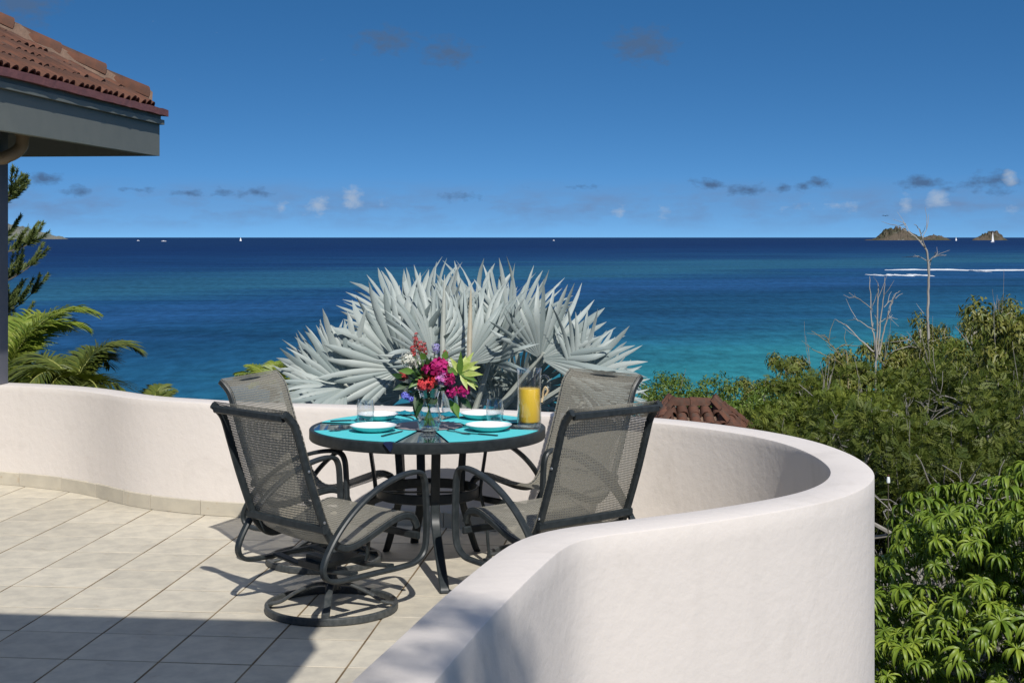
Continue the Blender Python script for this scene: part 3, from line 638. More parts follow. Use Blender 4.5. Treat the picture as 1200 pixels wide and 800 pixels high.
for i, (px, py, D, ang, lean, R, span, nr) in enumerate(FANS):
    V, F, T = fan_leaf(R, 21 + (i * 5) % 7, math.radians(span), 40 + i, .10 + .05 * (i % 3), float(rf.uniform(.1, .75)))
    o = link('leaf', np_mesh('leaf', V, F, 'silver_leaf', None, T), sp)
    hub = P(px, py, D); a = math.radians(ang); place_frame(o, hub, (math.cos(a), lean, math.sin(a)), nr)
    m_ = (hub + crown) / 2 + np.array([0, .05, -.03]); mb = MB(); mb.tube(smooth_path([crown, m_, hub + unit(np.array((math.cos(a), lean, math.sin(a)))) * .05], 5), np.linspace(.026, .014, 11), 6); mb.build('leaf_stalk', 'silver_stalk', sp)
for px, top, bot, D in ((518, 322, 440, 9.45), (549, 336, 440, 9.42)):
    a, b = P(px, bot, D), P(px + 3, top, D); mb = MB(); mb.tube([a, a * .6 + b * .4, a * .25 + b * .75, b], [.014, .019, .013, .002], 7); mb.build('leaf_spear', 'dry_spathe' if px > 530 else 'silver_stalk', sp)

# ---- feather palms at the left
def frond(L_, droop, elev, nleaf, leaflet, seed, hang=.35):
    """leafy frond from origin along +x, lifted by elev; returns rachis path, leaflet V,F,T"""
    rs = np.random.default_rng(seed); m = 22; pts = [np.zeros(3)]; e = elev
    for i in range(m): pts.append(pts[-1] + L_ / m * np.array([math.cos(e), .02 * math.sin(seed), math.sin(e)])); e -= droop / m * (.4 + 1.2 * i / m)
    pts = np.array(pts); V, F, T = [], [], []; n0 = 0
    for i in range(nleaf):
        t = .14 + .86 * i / (nleaf - 1); k = min(int(t * m), m - 1); p = pts[k] + (pts[k + 1] - pts[k]) * (t * m - k); tg_ = unit(pts[k + 1] - pts[k]); up = unit(np.cross(tg_, np.array([0, 1.0, 0]))); up = up if up[2] > 0 else -up
        for sg in (-1, 1):
            ll = leaflet * (math.sin(math.pi * min(t * .86 + .12, 1)) ** .6) * rs.uniform(.85, 1.1); fw = .55 + .9 * t * t + rs.normal(0, .08)
            d = unit(tg_ * fw + np.array([0, sg, 0]) + up * (.35 + rs.normal(0, .14))); wv = unit(np.cross(d, up + .5 * np.array([0, sg, 0]))) * .0085 * (leaflet / .4) ** .5
            q = p.copy(); tn = rs.random(); 
            for s_, w_ in ((0, .7), (.33, 1.25), (.68, .95), (1.0, .05)):
                dd = q + d * ll * s_ + np.array([0, 0, -hang * ll * s_ ** 2]); V += [dd - wv * w_, dd + wv * w_]; T += [tn, tn]
            F += [(n0 + 2 * j, n0 + 2 * j + 1, n0 + 2 * j + 3, n0 + 2 * j + 2) for j in range(3)]; n0 += 8
    return pts, np.array(V), F, T
def feather_palm(label, px, py, D, nfr, L_, leaf_mat, seed, leaflet=.42, lo=.2, hi=1.35, trunk_r=.08, droop=1.9, azs=None):
    rs = np.random.default_rng(seed); c_ = P(px, py, D); t = thing('feather_palm', label, 'palm', (c_[0], c_[1], ground_z(c_[0], c_[1]))); zc = c_[2] - ground_z(c_[0], c_[1])
    mb_ = MB(); mb_.tube([(0, 0, -.3), (.04, 0, zc * .5), (0, 0, zc + .05)], [trunk_r * 1.25, trunk_r, trunk_r * .8], 9); mb_.build('trunk', 'palm_trunk', t)
    for i in range(nfr):
        e = lo + (hi - lo) * ((i * .618) % 1); az_ = (i * 2.399 + rs.normal(0, .2)) if azs is None else azs[i % len(azs)] + rs.normal(0, .12)
        pts, V, F, T = frond(L_ * rs.uniform(.8, 1.1), droop * rs.uniform(.8, 1.15), e, 72, leaflet, seed * 50 + i)
        fo = link('frond', np_mesh('frond', V, F, leaf_mat, None, T), t); fo.location = (0, 0, zc); fo.rotation_euler = (0, 0, az_)
        mb_ = MB(); mb_.tube(pts, np.linspace(.016, .003, len(pts)), 5); r_ = mb_.build('rachis', 'palm_rib', fo)
    return t
feather_palm('bright yellow green palm with arching fronds beside the left post', 4, 454, 16.5, 28, 1.55, 'palm_leaf', 3, .50, .35, 1.4)
feather_palm('darker green palm with drooping frond tips right of the bright palm', 88, 455, 15.2, 19, .88, 'palm_leaf_dark', 5, .34, .45, 1.35, droop=2.6)
feather_palm('small palm with only frond tips showing above the left wall', 172, 503, 13.2, 8, .50, 'palm_leaf_dark', 7, .24, .6, 1.4, droop=1.2)
feather_palm('small yellow green palm half hidden left of the silver palm', 322, 462, 11.2, 14, .34, 'palm_leaf', 9, .15, .5, 1.5, .05, droop=1.3)

# ---- pine at the far left
def pine():
    D = 19.0; base = P(-40, 300, D); zg = ground_z(base[0], D); t = thing('araucaria_pine', 'dark green tiered pine at the left edge below the roof', 'tree', (base[0], D, zg)); rs = np.random.default_rng(21)
    H = 3.9 - zg; mb_ = MB(); mb_.tube([(0, 0, -.3), (.02, 0, H * .5), (0, 0, H)], [.11, .08, .015], 9); mb_.build('trunk', 'pine_bark', t)
    z = -3.0; w = 0
    nt_ = np.array([(0, -.5, 0), (0, .5, 0), (1, 0, 0)])
    while z < 3.5:
        L_ = (.98 if z < 1 else .98 - .2 * (z - 1)) * rs.uniform(.9, 1.05); L_ = max(L_, .15)
        for k in range(6):
            az_ = k * math.pi / 3 + w * .5 + rs.normal(0, .1); m = 9; pts = [np.array([0, 0, z - zg])]; e = .05 + rs.normal(0, .08)
            for i in range(m): pts.append(pts[-1] + L_ / m * np.array([math.cos(az_) * math.cos(e), math.sin(az_) * math.cos(e), math.sin(e)])); e += .075
            pts = np.array(pts); fingers = [(pts[m], unit(pts[m] - pts[m - 1]), .30)]
            side = np.array([-math.sin(az_), math.cos(az_), 0])
            for i in range(2, m + 1):
                for sg in (-1, 1):
                    if rs.random() < .5: fingers.append((pts[i], unit(unit(pts[i] - pts[i - 1]) * .8 + side * sg * .75 + np.array([0, 0, .75 + rs.normal(0, .15)])), rs.uniform(.26, .46)))
            Fw, Up, Tr, Sc = [], [], [], []
            for p, d, fl in fingers:
                for q in range(150):
                    s_ = rs.random(); a = unit(np.cross(d, rs.normal(0, 1, 3))); dr = unit(d * 1.3 + a); Fw.append(dr); Up.append(unit(np.cross(dr, rs.normal(0, 1, 3))))
                    Tr.append(p + d * fl * s_ + np.array([0, 0, .16 * fl * s_ * s_])); Sc.append((.095 * (1 - .35 * s_), .017))
            R = frames(np.array(Fw), np.array(Up)); Sc = np.array(Sc); R[:, :, 0] *= Sc[:, 0:1]; R[:, :, 1] *= Sc[:, 1:2]
            V, F, T = scatter(nt_, np.array([(0, 1, 2)]), R, np.array(Tr), rs); o = link('branch', np_mesh('branch', V, F, 'pine_needle', None, T), t)
            mb_ = MB(); mb_.tube(pts, np.linspace(.02, .006, m + 1), 5); mb_.build('limb', 'pine_bark', o)
        z += .50; w += 1
    return t
pine()

# ---- trees and shrubs of the right hillside
def grow(mb_, p, d, L_, r, depth, tips, rs, spread=.75, up=.12, kids=(3, 4), wand=.18, thin=1.0):
    m = 5; pts = [p]; dd = d.copy()
    for i in range(m): dd = unit(dd + rs.normal(0, wand, 3) + np.array([0, 0, up * .3])); pts.append(pts[-1] + dd * L_ / m)
    pts = np.array(pts)
    if depth > 0 or rs.random() < thin: mb_.tube(pts, np.linspace(r, r * .55, m + 1), 6 if r > .02 else 4, False)
    if depth == 0: tips.append((pts[-1], dd, pts[2])); return
    for k in range(rs.integers(kids[0], kids[1] + 1)):
        t = rs.uniform(.45, 1.0); i = min(int(t * m), m - 1); q = pts[i] + (pts[i + 1] - pts[i]) * (t * m - i); nd = unit(dd + rs.normal(0, spread, 3) + np.array([0, 0, up]))
        grow(mb_, q, nd, L_ * rs.uniform(.58, .82), r * .58, depth - 1, tips, rs, spread, up, kids, wand, thin)
def pinnate():
    V, F = [], []
    for i in range(6):
        x = .02 + .024 * i; w = .052 * math.sin(math.pi * (.18 + .13 * i))
        for sg in (-1, 1):
            n0 = len(V); V += [(x, 0, 0), (x + .014, sg * w * .5, .004), (x + .012, sg * w, -.004), (x - .010, sg * w * .6, 0)]; F.append((n0, n0 + 1, n0 + 2, n0 + 3))
    return np.array(V), np.array(F)
def simple_leaf(l, w): return np.array([(0, 0, 0), (l * .45, -w / 2, .012), (l, 0, -.03), (l * .45, w / 2, .012), (l * .45, 0, -.006)]), np.array([(0, 1, 4, 4), (1, 2, 4, 4), (2, 3, 4, 4), (3, 0, 4, 4)])[:, :3]
def hill_tree(name, kind, seed, H=5.0, rad=2.0):
    rs = np.random.default_rng(seed); t = bpy.data.objects.new(name, None); COL.objects.link(t); tips = []; mb_ = MB()
    for k in range(3):
        a = k * 2.1 + rs.normal(0, .3); grow(mb_, np.array([.12 * math.cos(a), .12 * math.sin(a), -.4]), unit(np.array([.45 * math.cos(a), .45 * math.sin(a), 1])), H * .52, .075, 3, tips, rs, .72, .10, (3, 4), .16, .3)
    tr = mb_.build('trunk', 'grey_bark', t)
    P_ = np.array([q[0] for q in tips]); D_ = np.array([q[1] for q in tips]); keep = (rs.random(len(P_)) > (.06 if kind != 'sparse' else .35)) & (P_[:, 2] < np.percentile(P_[:, 2], 95)); P_, D_ = P_[keep], D_[keep]
    # fit to the wanted size
    mx = np.percentile(np.linalg.norm(P_[:, :2], axis=1), 92); sx = rad / mx; sz = (H * .97) / np.percentile(P_[:, 2], 97)
    co = np.zeros(len(tr.data.vertices) * 3, np.float32); tr.data.vertices.foreach_get('co', co); co = co.reshape(-1, 3) * np.array([sx, sx, sz]); tr.data.vertices.foreach_set('co', co.astype(np.float32).ravel()); tr.data.update(); P_ = P_ * np.array([sx, sx, sz])
    npf = {'feather': 84, 'sparse': 48, 'broad': 84, 'bush': 84}[kind]; per = {'feather': 62, 'sparse': 62, 'broad': 110, 'bush': 110}[kind]
    sel = rs.permutation(len(P_))[:npf]; C_ = P_[sel]; npf = len(sel); n_ = npf * per; rr_ = np.repeat(rs.uniform(.75, 1.35, npf), per)[:, None] * (np.array([.40, .40, .19]) if kind in ('feather', 'sparse') else np.array([.36, .36, .27]))
    d = rs.normal(0, 1, (n_, 3)); d[:, 2] = np.where(d[:, 2] < -.25, -d[:, 2], d[:, 2]); d = unit_rows(d)
    Q = np.repeat(C_, per, 0) + d * rr_ * rs.uniform(.45, 1.08, n_)[:, None] + rs.normal(0, .03, (n_, 3)); nrm = unit_rows(d * np.array([1, 1, 1.6]) + rs.normal(0, .28, (n_, 3)) + np.array([0, 0, .25]))
    fw = unit_rows(np.cross(nrm, rs.normal(0, 1, (n_, 3)))) + d * .5
    if kind in ('feather', 'sparse'): tv, tf = pinnate(); sc_ = rs.uniform(.8, 1.35, n_); mat = 'feather_leaf'
    else: fw = fw + np.array([0, 0, -.7 if kind == 'broad' else 0]); tv, tf = simple_leaf(.17, .062) if kind == 'broad' else simple_leaf(.13, .05); sc_ = rs.uniform(.65, 1.25, n_); mat = 'broad_leaf' if kind == 'broad' else 'bush_leaf'
    fw = unit_rows(fw); up = nrm
    V, F, T = scatter(tv, tf, frames(fw, up) * sc_[:, None, None], Q, rs); cr = link('crown', np_mesh('crown', V, F, mat, None, T), t); cr['kind'] = 'stuff'
    t['_H'] = H; t['_R'] = rad; return t
def unit_rows(a): return a / (np.linalg.norm(a, axis=1)[:, None] + 1e-9)
TPL = {}
for kind, nm, seeds in (('feather', 'feathery_tree', (1, 2, 3, 4)), ('sparse', 'feathery_tree', (5, 6)), ('broad', 'leafy_shrub', (7, 8, 9)), ('bush', 'green_bush', (10, 11))):
    TPL[kind] = [hill_tree(nm, kind, 100 + q) for q in seeds]
used = set(); rp = random.Random(5)
def plant(kind, px, D, top, width, label, group, cat='tree', name=None):
    i = rp.randrange(len(TPL[kind])); src = TPL[kind][i]; key = (kind, i)
    if key in used: o = copy_tree(src)
    else: used.add(key); o = src
    x = (px - 600) * D / F_PX; zg = ground_z(x, D); zt = CAM_Z - (top - HORIZON) * D / F_PX; s_ = width / 2 / src['_R'] if '_R' in src else width / 4
    o.location = (x, D, zg - .1); o.rotation_euler = (0, 0, rp.uniform(0, 6.28)); o.scale = (s_, s_, max(zt - zg + .1, .6) / 5.0)
    tag(o, label, cat, group); return o
SIL = [(740, 474), (775, 452), (800, 446), (830, 448), (860, 462), (900, 455), (940, 440), (970, 424), (1000, 412), (1040, 412), (1080, 398), (1110, 388), (1150, 370), (1200, 352), (1260, 338), (1330, 325)]
def sil(px): return float(np.interp(px, [q[0] for q in SIL], [q[1] for q in SIL]))
ORD = ('first', 'second', 'third', 'fourth', 'fifth', 'sixth', 'seventh', 'eighth', 'ninth', 'tenth', 'eleventh', 'twelfth', 'thirteenth', 'fourteenth')
for i, px in enumerate((885, 930, 972, 1012, 1050, 1092, 1132, 1172, 1215, 1262, 1310)): plant('broad', px, 40 + rp.uniform(-3, 3), sil(px) + rp.uniform(-5, 8), 2.9, ORD[i] + ' yellowish green leafy shrub from the left along the ridge top', 'leafy shrubs on the ridge', 'shrub')
for i, px in enumerate((905, 955, 1003, 1060, 1110, 1165, 1225, 1290)): plant(rp.choice(('broad', 'feather')), px, 33 + rp.uniform(-2, 2), sil(px) + 26 + rp.uniform(-8, 8), 3.4, ORD[i] + ' green tree from the left in the row just below the ridge shrubs', 'trees in the row below the ridge')
for row, pxs, D0, dd, jit, wd, kinds in (('farthest', (898, 935, 985, 1045, 1105, 1170, 1240, 1320), 27, 1.5, 48, 3.3, ('feather',)), ('middle', (880, 940, 1000, 1065, 1135, 1205, 1290), 21.5, 1, 84, 3.0, ('feather', 'sparse')), ('nearest', (945, 1015, 1085, 1165, 1250), 17, .8, 122, 2.7, ('sparse', 'feather'))):
    for i, px in enumerate(pxs): plant(rp.choice(kinds), px, D0 + rp.uniform(-dd, dd), sil(px) + jit + rp.uniform(-9, 9), wd, ORD[i] + ' feathery tree from the left in the ' + row + ' row of the right hillside', 'feathery trees on the hillside')
for i, (px, D, top) in enumerate(((774, 35, 462), (792, 34, 458), (820, 33.5, 456), (852, 34, 466), (884, 32, 472))): plant('bush', px, D, top, 2.9, ORD[i] + ' bright green bush from the left behind the small tiled roof', 'bushes behind the lower roof', 'bush')
o = plant('broad', 1238, 25, 362, 3.0, 'tall dark leafy tree at the right edge above the ridge', None); o['label'] = 'tall dark leafy tree at the right edge above the ridge'
if 'group' in o: del o['group']
for kind in TPL:
    for i, q in enumerate(TPL[kind]):
        if (kind, i) not in used:
            for ch in list(q.children): bpy.data.objects.remove(ch)
            bpy.data.objects.remove(q)
for o in list(COL.objects):
    for key in ('_H', '_R'):
        if key in o: del o[key]

# ---- leafless grey shrubs among the hillside trees
def bare_shrub(label, px, D, top, wid, seed):
    rs = np.random.default_rng(seed); x = (px - 600) * D / F_PX; zg = ground_z(x, D); H = CAM_Z - (top - HORIZON) * D / F_PX - zg; t = thing('bare_shrub', label, 'shrub', (x, D, zg), group='leafless shrubs on the hillside'); tips = []; m1, m2 = MB(), MB()
    base = np.array([0, 0, -.3]); m1.tube(smooth_path([base, (.05, .1, H * .25), (-.05, .05, H * .5)], 5), np.linspace(.07, .05, 11), 7); m1.build('trunk', 'grey_bark', t)
    for k in range(5):
        a = rs.uniform(0, 6.28); grow(m2, np.array([-.05, .05, H * (.3 + .04 * k)]), unit(np.array([math.cos(a) * wid, math.sin(a) * wid, .8])), H * .33, .04, 3, tips, rs, .8, .04, (2, 3), .32)
    m2.build('branches', 'grey_bark', t)['kind'] = 'stuff'
BARE = sorted(((945, 19.6, 472, 1.2), (1010, 18.4, 486, 1.4), (1075, 17.6, 464, 1.4), (1110, 15.6, 462, 1.6), (1165, 15, 452, 1.7), (1205, 15.2, 468, 1.5), (1045, 24, 444, 1.2), (1140, 23, 432, 1.3), (910, 23.5, 466, 1.0), (985, 29, 436, 1.0), (1125, 14.6, 492, 1.8), (1060, 15.2, 500, 1.6), (975, 24, 456, 1.2), (1185, 22, 430, 1.3)))
for i, (px, D, top, wid) in enumerate(BARE): bare_shrub(ORD[i] + ' leafless grey shrub from the left tangled among the hillside trees', px, D, top, wid, 300 + i)

# ---- dead trees
def dead_tree(label, D, lines, mat, seed, twigs=0, name='dead_tree'):
    rs = np.random.default_rng(seed); b = lines[0][0][0]; p0 = P(b[0], b[1], D); zg = ground_z(p0[0], D); t = thing(name, label, 'tree', (p0[0], D, zg)); o = np.array([p0[0], D, zg]); mb_ = MB(); mt = MB(); first = True
    for pts, r0, r1 in lines:
        q = []; dz = rs.normal(0, .15)
        for i, (x, y) in enumerate(pts): q.append(P(x, y, D + dz * i) - o)
        if first: q[0] = np.array([q[0][0], 0, 0])
        pth = smooth_path(np.array(q), 5); pth[1:-1] += rs.normal(0, .008, (len(pth) - 2, 3)); k = D / F_PX * .55
        (mb_ if first else mt).tube(pth, np.linspace(r0 * k, r1 * k, len(pth)), 6); first = False
        for _ in range(twigs):
            i = rs.integers(len(pth) // 3, len(pth) - 1); d = unit(unit(pth[i + 1] - pth[i]) + rs.normal(0, .55, 3)); l = rs.uniform(.25, .7)
            mt.tube([pth[i], pth[i] + d * l * .5 + rs.normal(0, .03, 3), pth[i] + d * l + rs.normal(0, .05, 3)], [.009, .007, .003], 4)
    mb_.build('trunk', mat, t); mt.build('branches', mat, t)['kind'] = 'stuff'; return t
dead_tree('tall slender bleached dead tree with one bare trunk on the ridge', 37, [([(1088, 470), (1088, 412), (1087, 370), (1088.5, 335), (1087.5, 305), (1084.5, 291)], 3.2, 2.2), ([(1084.5, 291), (1078, 283), (1069, 275), (1060, 269), (1050, 264)], 2.0, .5), ([(1084.5, 291), (1080, 277), (1077, 268), (1071, 263)], 1.6, .5),
          ([(1080, 284), (1083, 274), (1086, 268)], 1.0, .4), ([(1088, 306), (1097, 300), (1109, 299)], 1.2, .5), ([(1088, 307), (1080, 302), (1074, 300)], .9, .4), ([(1089, 312), (1092, 303), (1098, 297)], .9, .4), ([(1066, 273), (1062, 264), (1058, 260)], .7, .35)], 'dead_wood', 31, 2)
dead_tree('many stemmed bare grey dead tree left of the tall dead trunk', 36.5, [([(1026, 470), (1026, 420), (1022, 385), (1020, 350), (1019, 324)], 2.4, .6), ([(1027, 420), (1028, 380), (1029, 345), (1029, 333)], 2.2, .8), ([(1028, 418), (1031, 385), (1035, 352), (1037, 325)], 2.0, .6), ([(1030, 415), (1035, 392), (1041, 368), (1048, 347), (1055, 341)], 2.0, .5),
          ([(1027, 388), (1010, 378), (1000, 372)], 1.3, .4), ([(1022, 362), (1008, 352), (995, 343)], 1.2, .4), ([(1030, 378), (1042, 372), (1052, 374)], 1.0, .4), ([(1024, 412), (1008, 398), (992, 382), (978, 374)], 1.8, .5), ([(1036, 360), (1044, 352), (1050, 350)], .9, .4)], 'dead_wood', 32, 2)
dead_tree('leaning ochre dead branch at the lower left of the many stemmed dead tree', 35, [([(997, 470), (994, 432), (985, 417), (970, 401), (951, 388)], 2.0, .5), ([(979, 410), (986, 405), (993, 402)], 1.0, .4), ([(990, 428), (975, 420), (958, 412)], 1.0, .4), ([(972, 403), (970, 397), (966, 392)], .8, .4)], 'dead_wood_ochre', 33, 3)
dead_tree('bare forked sticks poking from the ridge near the right edge', 36, [([(1138, 430), (1139, 392), (1150, 378), (1162, 364)], 1.8, .6), ([(1141, 392), (1160, 380), (1184, 366)], 1.5, .5), ([(1140, 392), (1146, 380), (1148, 372)], 1.0, .4)], 'dead_wood', 34, 1)
dead_tree('short bare stump twigs at the foot of the tall dead tree', 36, [([(1079, 440), (1079, 410), (1078, 392), (1076, 385)], 1.6, .8), ([(1079, 408), (1068, 400), (1056, 392)], 1.2, .4), ([(1079, 408), (1064, 406), (1046, 412)], 1.1, .4), ([(1082, 404), (1100, 397), (1116, 394)], .9, .4)], 'dead_wood', 35, 1)

# ---- mango tree at lower right: whorls of long drooping leaves
def mango_whorl(seed, nl=17):
    rs = np.random.default_rng(seed); V, F, T = [], [], []; n0 = 0
    for i in range(nl):
        az_ = 2.399 * i + rs.normal(0, .2); e = rs.uniform(.0, .6); L_ = rs.uniform(.14, .205); w = rs.uniform(.0125, .017); p = np.array([0, 0, 0.]); tn = rs.random(); dro = rs.uniform(1.9, 2.9); sd = np.array([-math.sin(az_), math.cos(az_), 0])
        for q, ww in ((0, .12), (.18, .6), (.42, 1.0), (.68, .85), (.88, .42), (1.0, .03)):
            V += [p - sd * w * ww + np.array([0, 0, .010 * ww]), p.copy(), p + sd * w * ww + np.array([0, 0, .010 * ww])]; T += [tn] * 3
            st = L_ * .21; p = p + st * np.array([math.cos(az_) * math.cos(e), math.sin(az_) * math.cos(e), math.sin(e)]); e -= dro / 5
        for k in range(5):
            a = n0 + 3 * k; F += [(a, a + 1, a + 4, a + 3), (a + 1, a + 2, a + 5, a + 4)]
        n0 += 18
    return np.array(V), np.array(F), np.array(T)
def mango(label, c_, rad, n_part, n_rest, seed):
    rs = np.random.default_rng(seed); zg = ground_z(c_[0], c_[1]); t = thing('mango_tree', label, 'tree', (c_[0], c_[1], zg)); cz = c_[2] - zg
    mb_ = MB(); tips = []
    mb_.tube([(0, 0, -.3), (.05, 0, cz * .35), (0, 0, cz * .7)], [.16, .13, .11], 9)
    for k in range(9): a = k * .7; grow(mb_, np.array([0, 0, cz * (.4 + .05 * k)]), unit(np.array([math.cos(a), math.sin(a), .5])), rad[0] * .75, .045, 1, tips, rs, .6, .1)
    mb_.build('trunk', 'mango_bark', t)
    W_ = [mango_whorl(seed * 10 + q, 16 + q % 4) for q in range(5)]
    meshes = [np_mesh('leaf_whorl', v, f, ('mango_leaf', 'mango_leaf_deep')[q % 2], 60, tt) for q, (v, f, tt) in enumerate(W_)]
    pts = []
    while len(pts) < n_part + n_rest:
        d = unit(rs.normal(0, 1, 3)); 
        if d[2] < -.75: continue
        bump_ = 1 + .10 * math.sin(3.1 * d[0] * 2 + seed) * math.cos(4.3 * d[2] * 2) + .07 * math.sin(9 * d[1] + 7 * d[0]); sh = rs.choice([1.0, .93, .84, .72], p=[.46, .26, .18, .10])
        pts.append((np.array([d[0] * rad[0], d[1] * rad[1], d[2] * rad[2]]) * bump_ * sh, d, sh))
    cw = np.array(c_); to_cam = unit(np.array([0, 0, CAM_Z]) - cw)
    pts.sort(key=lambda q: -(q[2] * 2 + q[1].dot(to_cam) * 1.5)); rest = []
    for i, (p, d, sh) in enumerate(pts):
        x = unit(np.cross(rs.normal(0, 1, 3), d)); zz = unit(d * .55 + np.array([0, 0, .75]) + rs.normal(0, .16, 3)); y = unit(np.cross(zz, x)); x = np.cross(y, zz); s_ = rs.uniform(.62, 1.2); q = p + np.array([0, 0, cz])
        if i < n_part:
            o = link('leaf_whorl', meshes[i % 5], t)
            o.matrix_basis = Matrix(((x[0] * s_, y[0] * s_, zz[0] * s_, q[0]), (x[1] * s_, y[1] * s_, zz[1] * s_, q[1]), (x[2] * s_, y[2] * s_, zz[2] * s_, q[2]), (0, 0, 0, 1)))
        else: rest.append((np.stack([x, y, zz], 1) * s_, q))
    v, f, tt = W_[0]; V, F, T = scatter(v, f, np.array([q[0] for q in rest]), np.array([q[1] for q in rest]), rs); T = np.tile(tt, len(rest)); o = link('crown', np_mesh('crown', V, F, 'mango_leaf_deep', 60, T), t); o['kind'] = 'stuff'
    return t
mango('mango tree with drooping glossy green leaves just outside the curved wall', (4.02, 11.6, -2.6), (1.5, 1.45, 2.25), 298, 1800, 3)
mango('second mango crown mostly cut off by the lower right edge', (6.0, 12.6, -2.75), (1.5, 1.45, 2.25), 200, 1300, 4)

# ---- small house with tiled hip roof below the wall
lh = thing('garden_house', 'small house showing only its old terracotta hip roof behind the wall', 'house', (3.5, 27, ground_z(3.5, 27)))
def LHW(x, y, z): return np.array([x - 3.5, y - 27, z - ground_z(3.5, 27)])
za, ze_ = -1.62, -2.9; rA, rB = (3.05, 28.0), (4.02, 28.0); ev = [(2.35, 25.2), (4.65, 25.2), (5.6, 30.5), (1.9, 30.5)]
mb = MB(); mb.add([LHW(*rA, za), LHW(*rB, za)] + [LHW(x, y, ze_) for x, y in ev], [(0, 2, 3, 1), (1, 3, 4), (1, 4, 5, 0), (0, 5, 2)]); mb.build('roof_deck', 'mortar', lh, smooth=None)
mb = MB(); mb.prism([tuple(LHW(x, y, 0)[:2]) for x, y in ((2.7, 25.7), (4.4, 25.7), (5.2, 30), (2.2, 30))], -.3, LHW(0, 0, -2.85)[2]); mb.build('wall', 'house_wall', lh, smooth=None)
me = half_tile(.46, .115, .095, .015, 6).mesh('roof_tile', 'terracotta', 40)
def slope_tiles(e0, e1, r0, r1, rows):
    e0, e1, r0, r1 = (np.array(q, float) for q in (e0, e1, r0, r1)); upv = unit((r0 + r1) / 2 - (e0 + e1) / 2); nr_ = unit(np.cross(e1 - e0, upv)); nr_ = nr_ if nr_[2] > 0 else -nr_
    for k in range(rows):
        t_ = k / rows; a, b = e0 + (r0 - e0) * t_, e1 + (r1 - e1) * t_; l = np.linalg.norm(b - a); m = max(1, int(l / .22))
        for i in range(m):
            o = link('roof_tile', me, lh); orient(o, a + (b - a) * ((i + .5) / m) + nr_ * (.02 + .02 * random.random()), upv + np.array([random.uniform(-.04, .04), 0, 0]), nr_)
E = [LHW(x, y, ze_) for x, y in ev]; A_, B_ = LHW(*rA, za), LHW(*rB, za)
slope_tiles(E[0], E[1], A_, B_, 8); slope_tiles(E[3], E[0], A_, A_, 7); slope_tiles(E[1], E[2], B_, B_, 7)
hm = half_tile(.5, .16, .13, .02, 8).mesh('hip_tile', 'terracotta', 40)
for a, b in ((E[0], A_), (E[1], B_), (E[3], A_), (E[2], B_), (A_, B_)):
    l = np.linalg.norm(b - a)
    for k in range(int(l / .42)): o = link('hip_tile', hm, lh); orient(o, a + (b - a) * k * .42 / l + np.array([0, 0, .05]), b - a, np.array([0, 0, 1.0]))

# ---- white lamp on a stake outside the wall
lp = P(1041, 566, 13.2); t = thing('garden_lamp', 'small white unlit garden lamp outside the curved wall by the mango tree', 'lamp', (lp[0], lp[1], ground_z(lp[0], lp[1])))
zl = lp[2] - ground_z(lp[0], lp[1]); MB().tube([(0, 0, -.2), (0, 0, zl)], .004, 6).build('stake', 'mango_bark', t); MB().lathe([(.004, 0), (.016, .005), (.017, .03), (.013, .055), (.005, .062)], (0, 0, zl), 12, True, True).build('lamp_globe', 'insulator', t); MB().lathe([(.010, .062), (.012, .075), (.002, .08)], (0, 0, zl), 10).build('cap', 'terracotta', t)

# ---- tree standing behind the viewer, its thin crown dapples the near wall
def shade_tree():
    c_ = np.array([2.22, -5.15, 9.6]); zg = ground_z(c_[0], c_[1]); rs = np.random.default_rng(77); t = thing('tall_tree', 'tall thin crowned tree behind the viewer dappling the near wall', 'tree', (c_[0], c_[1], zg)); mb_ = MB(); tips = []
    H = c_[2] - zg; mb_.tube([(0, 0, -.4), (.1, .1, H * .5), (0, 0, H * .93)], [.2, .14, .06], 9)
    for k in range(6): a = k * 1.05; grow(mb_, np.array([0, 0, H * .9]), unit(np.array([math.cos(a), math.sin(a), .45])), .6, .03, 1, tips, rs, .7, .1)
    mb_.build('trunk', 'grey_bark', t); P_ = np.array([q[0] for q in tips]); per = 22; n_ = len(P_) * per
    Q = np.repeat(P_, per, 0) + rs.normal(0, .10, (n_, 3)); tv, tf = simple_leaf(.16, .06)
    V, F, T = scatter(tv, tf, frames(unit_rows(rs.normal(0, 1, (n_, 3))), unit_rows(rs.normal(0, .5, (n_, 3)) + np.array([0, 0, 1]))), Q, rs); o = link('crown', np_mesh('crown', V, F, 'bush_leaf', None, T), t); o['kind'] = 'stuff'
shade_tree()
# ================================================================== chairs
def sling_mesh(path, half, sag, off=.0185):
    pts = smooth_path(path, 6); m = len(pts); k = 9; tgv = np.gradient(pts, axis=0); tgv /= np.linalg.norm(tgv, axis=1)[:, None]; nr = np.stack([-tgv[:, 1], tgv[:, 0]], 1)
    cum_ = np.concatenate([[0], np.cumsum(np.linalg.norm(np.diff(pts, axis=0), axis=1))]); V, UV = [], []
    for i in range(m):
        e = min(1, i / 4, (m - 1 - i) / 4)
        for j in range(k):
            y = -half + 2 * half * j / (k - 1); s_ = -sag * e * (1 - (y / half) ** 2); V.append((pts[i][0] + nr[i][0] * (s_ + off), y, pts[i][1] + nr[i][1] * (s_ + off))); UV.append((y + 1, cum_[i] + 1))
    F = [(i * k + j, i * k + j + 1, (i + 1) * k + j + 1, (i + 1) * k + j) for i in range(m - 1) for j in range(k - 1)]
    me = bpy.data.meshes.new('sling'); me.from_pydata(V, [], F); uv = me.uv_layers.new(name='UVMap')
    for l in me.loops: uv.data[l.index].uv = UV[l.vertex_index]
    fin(me, 'sling', 179); return me
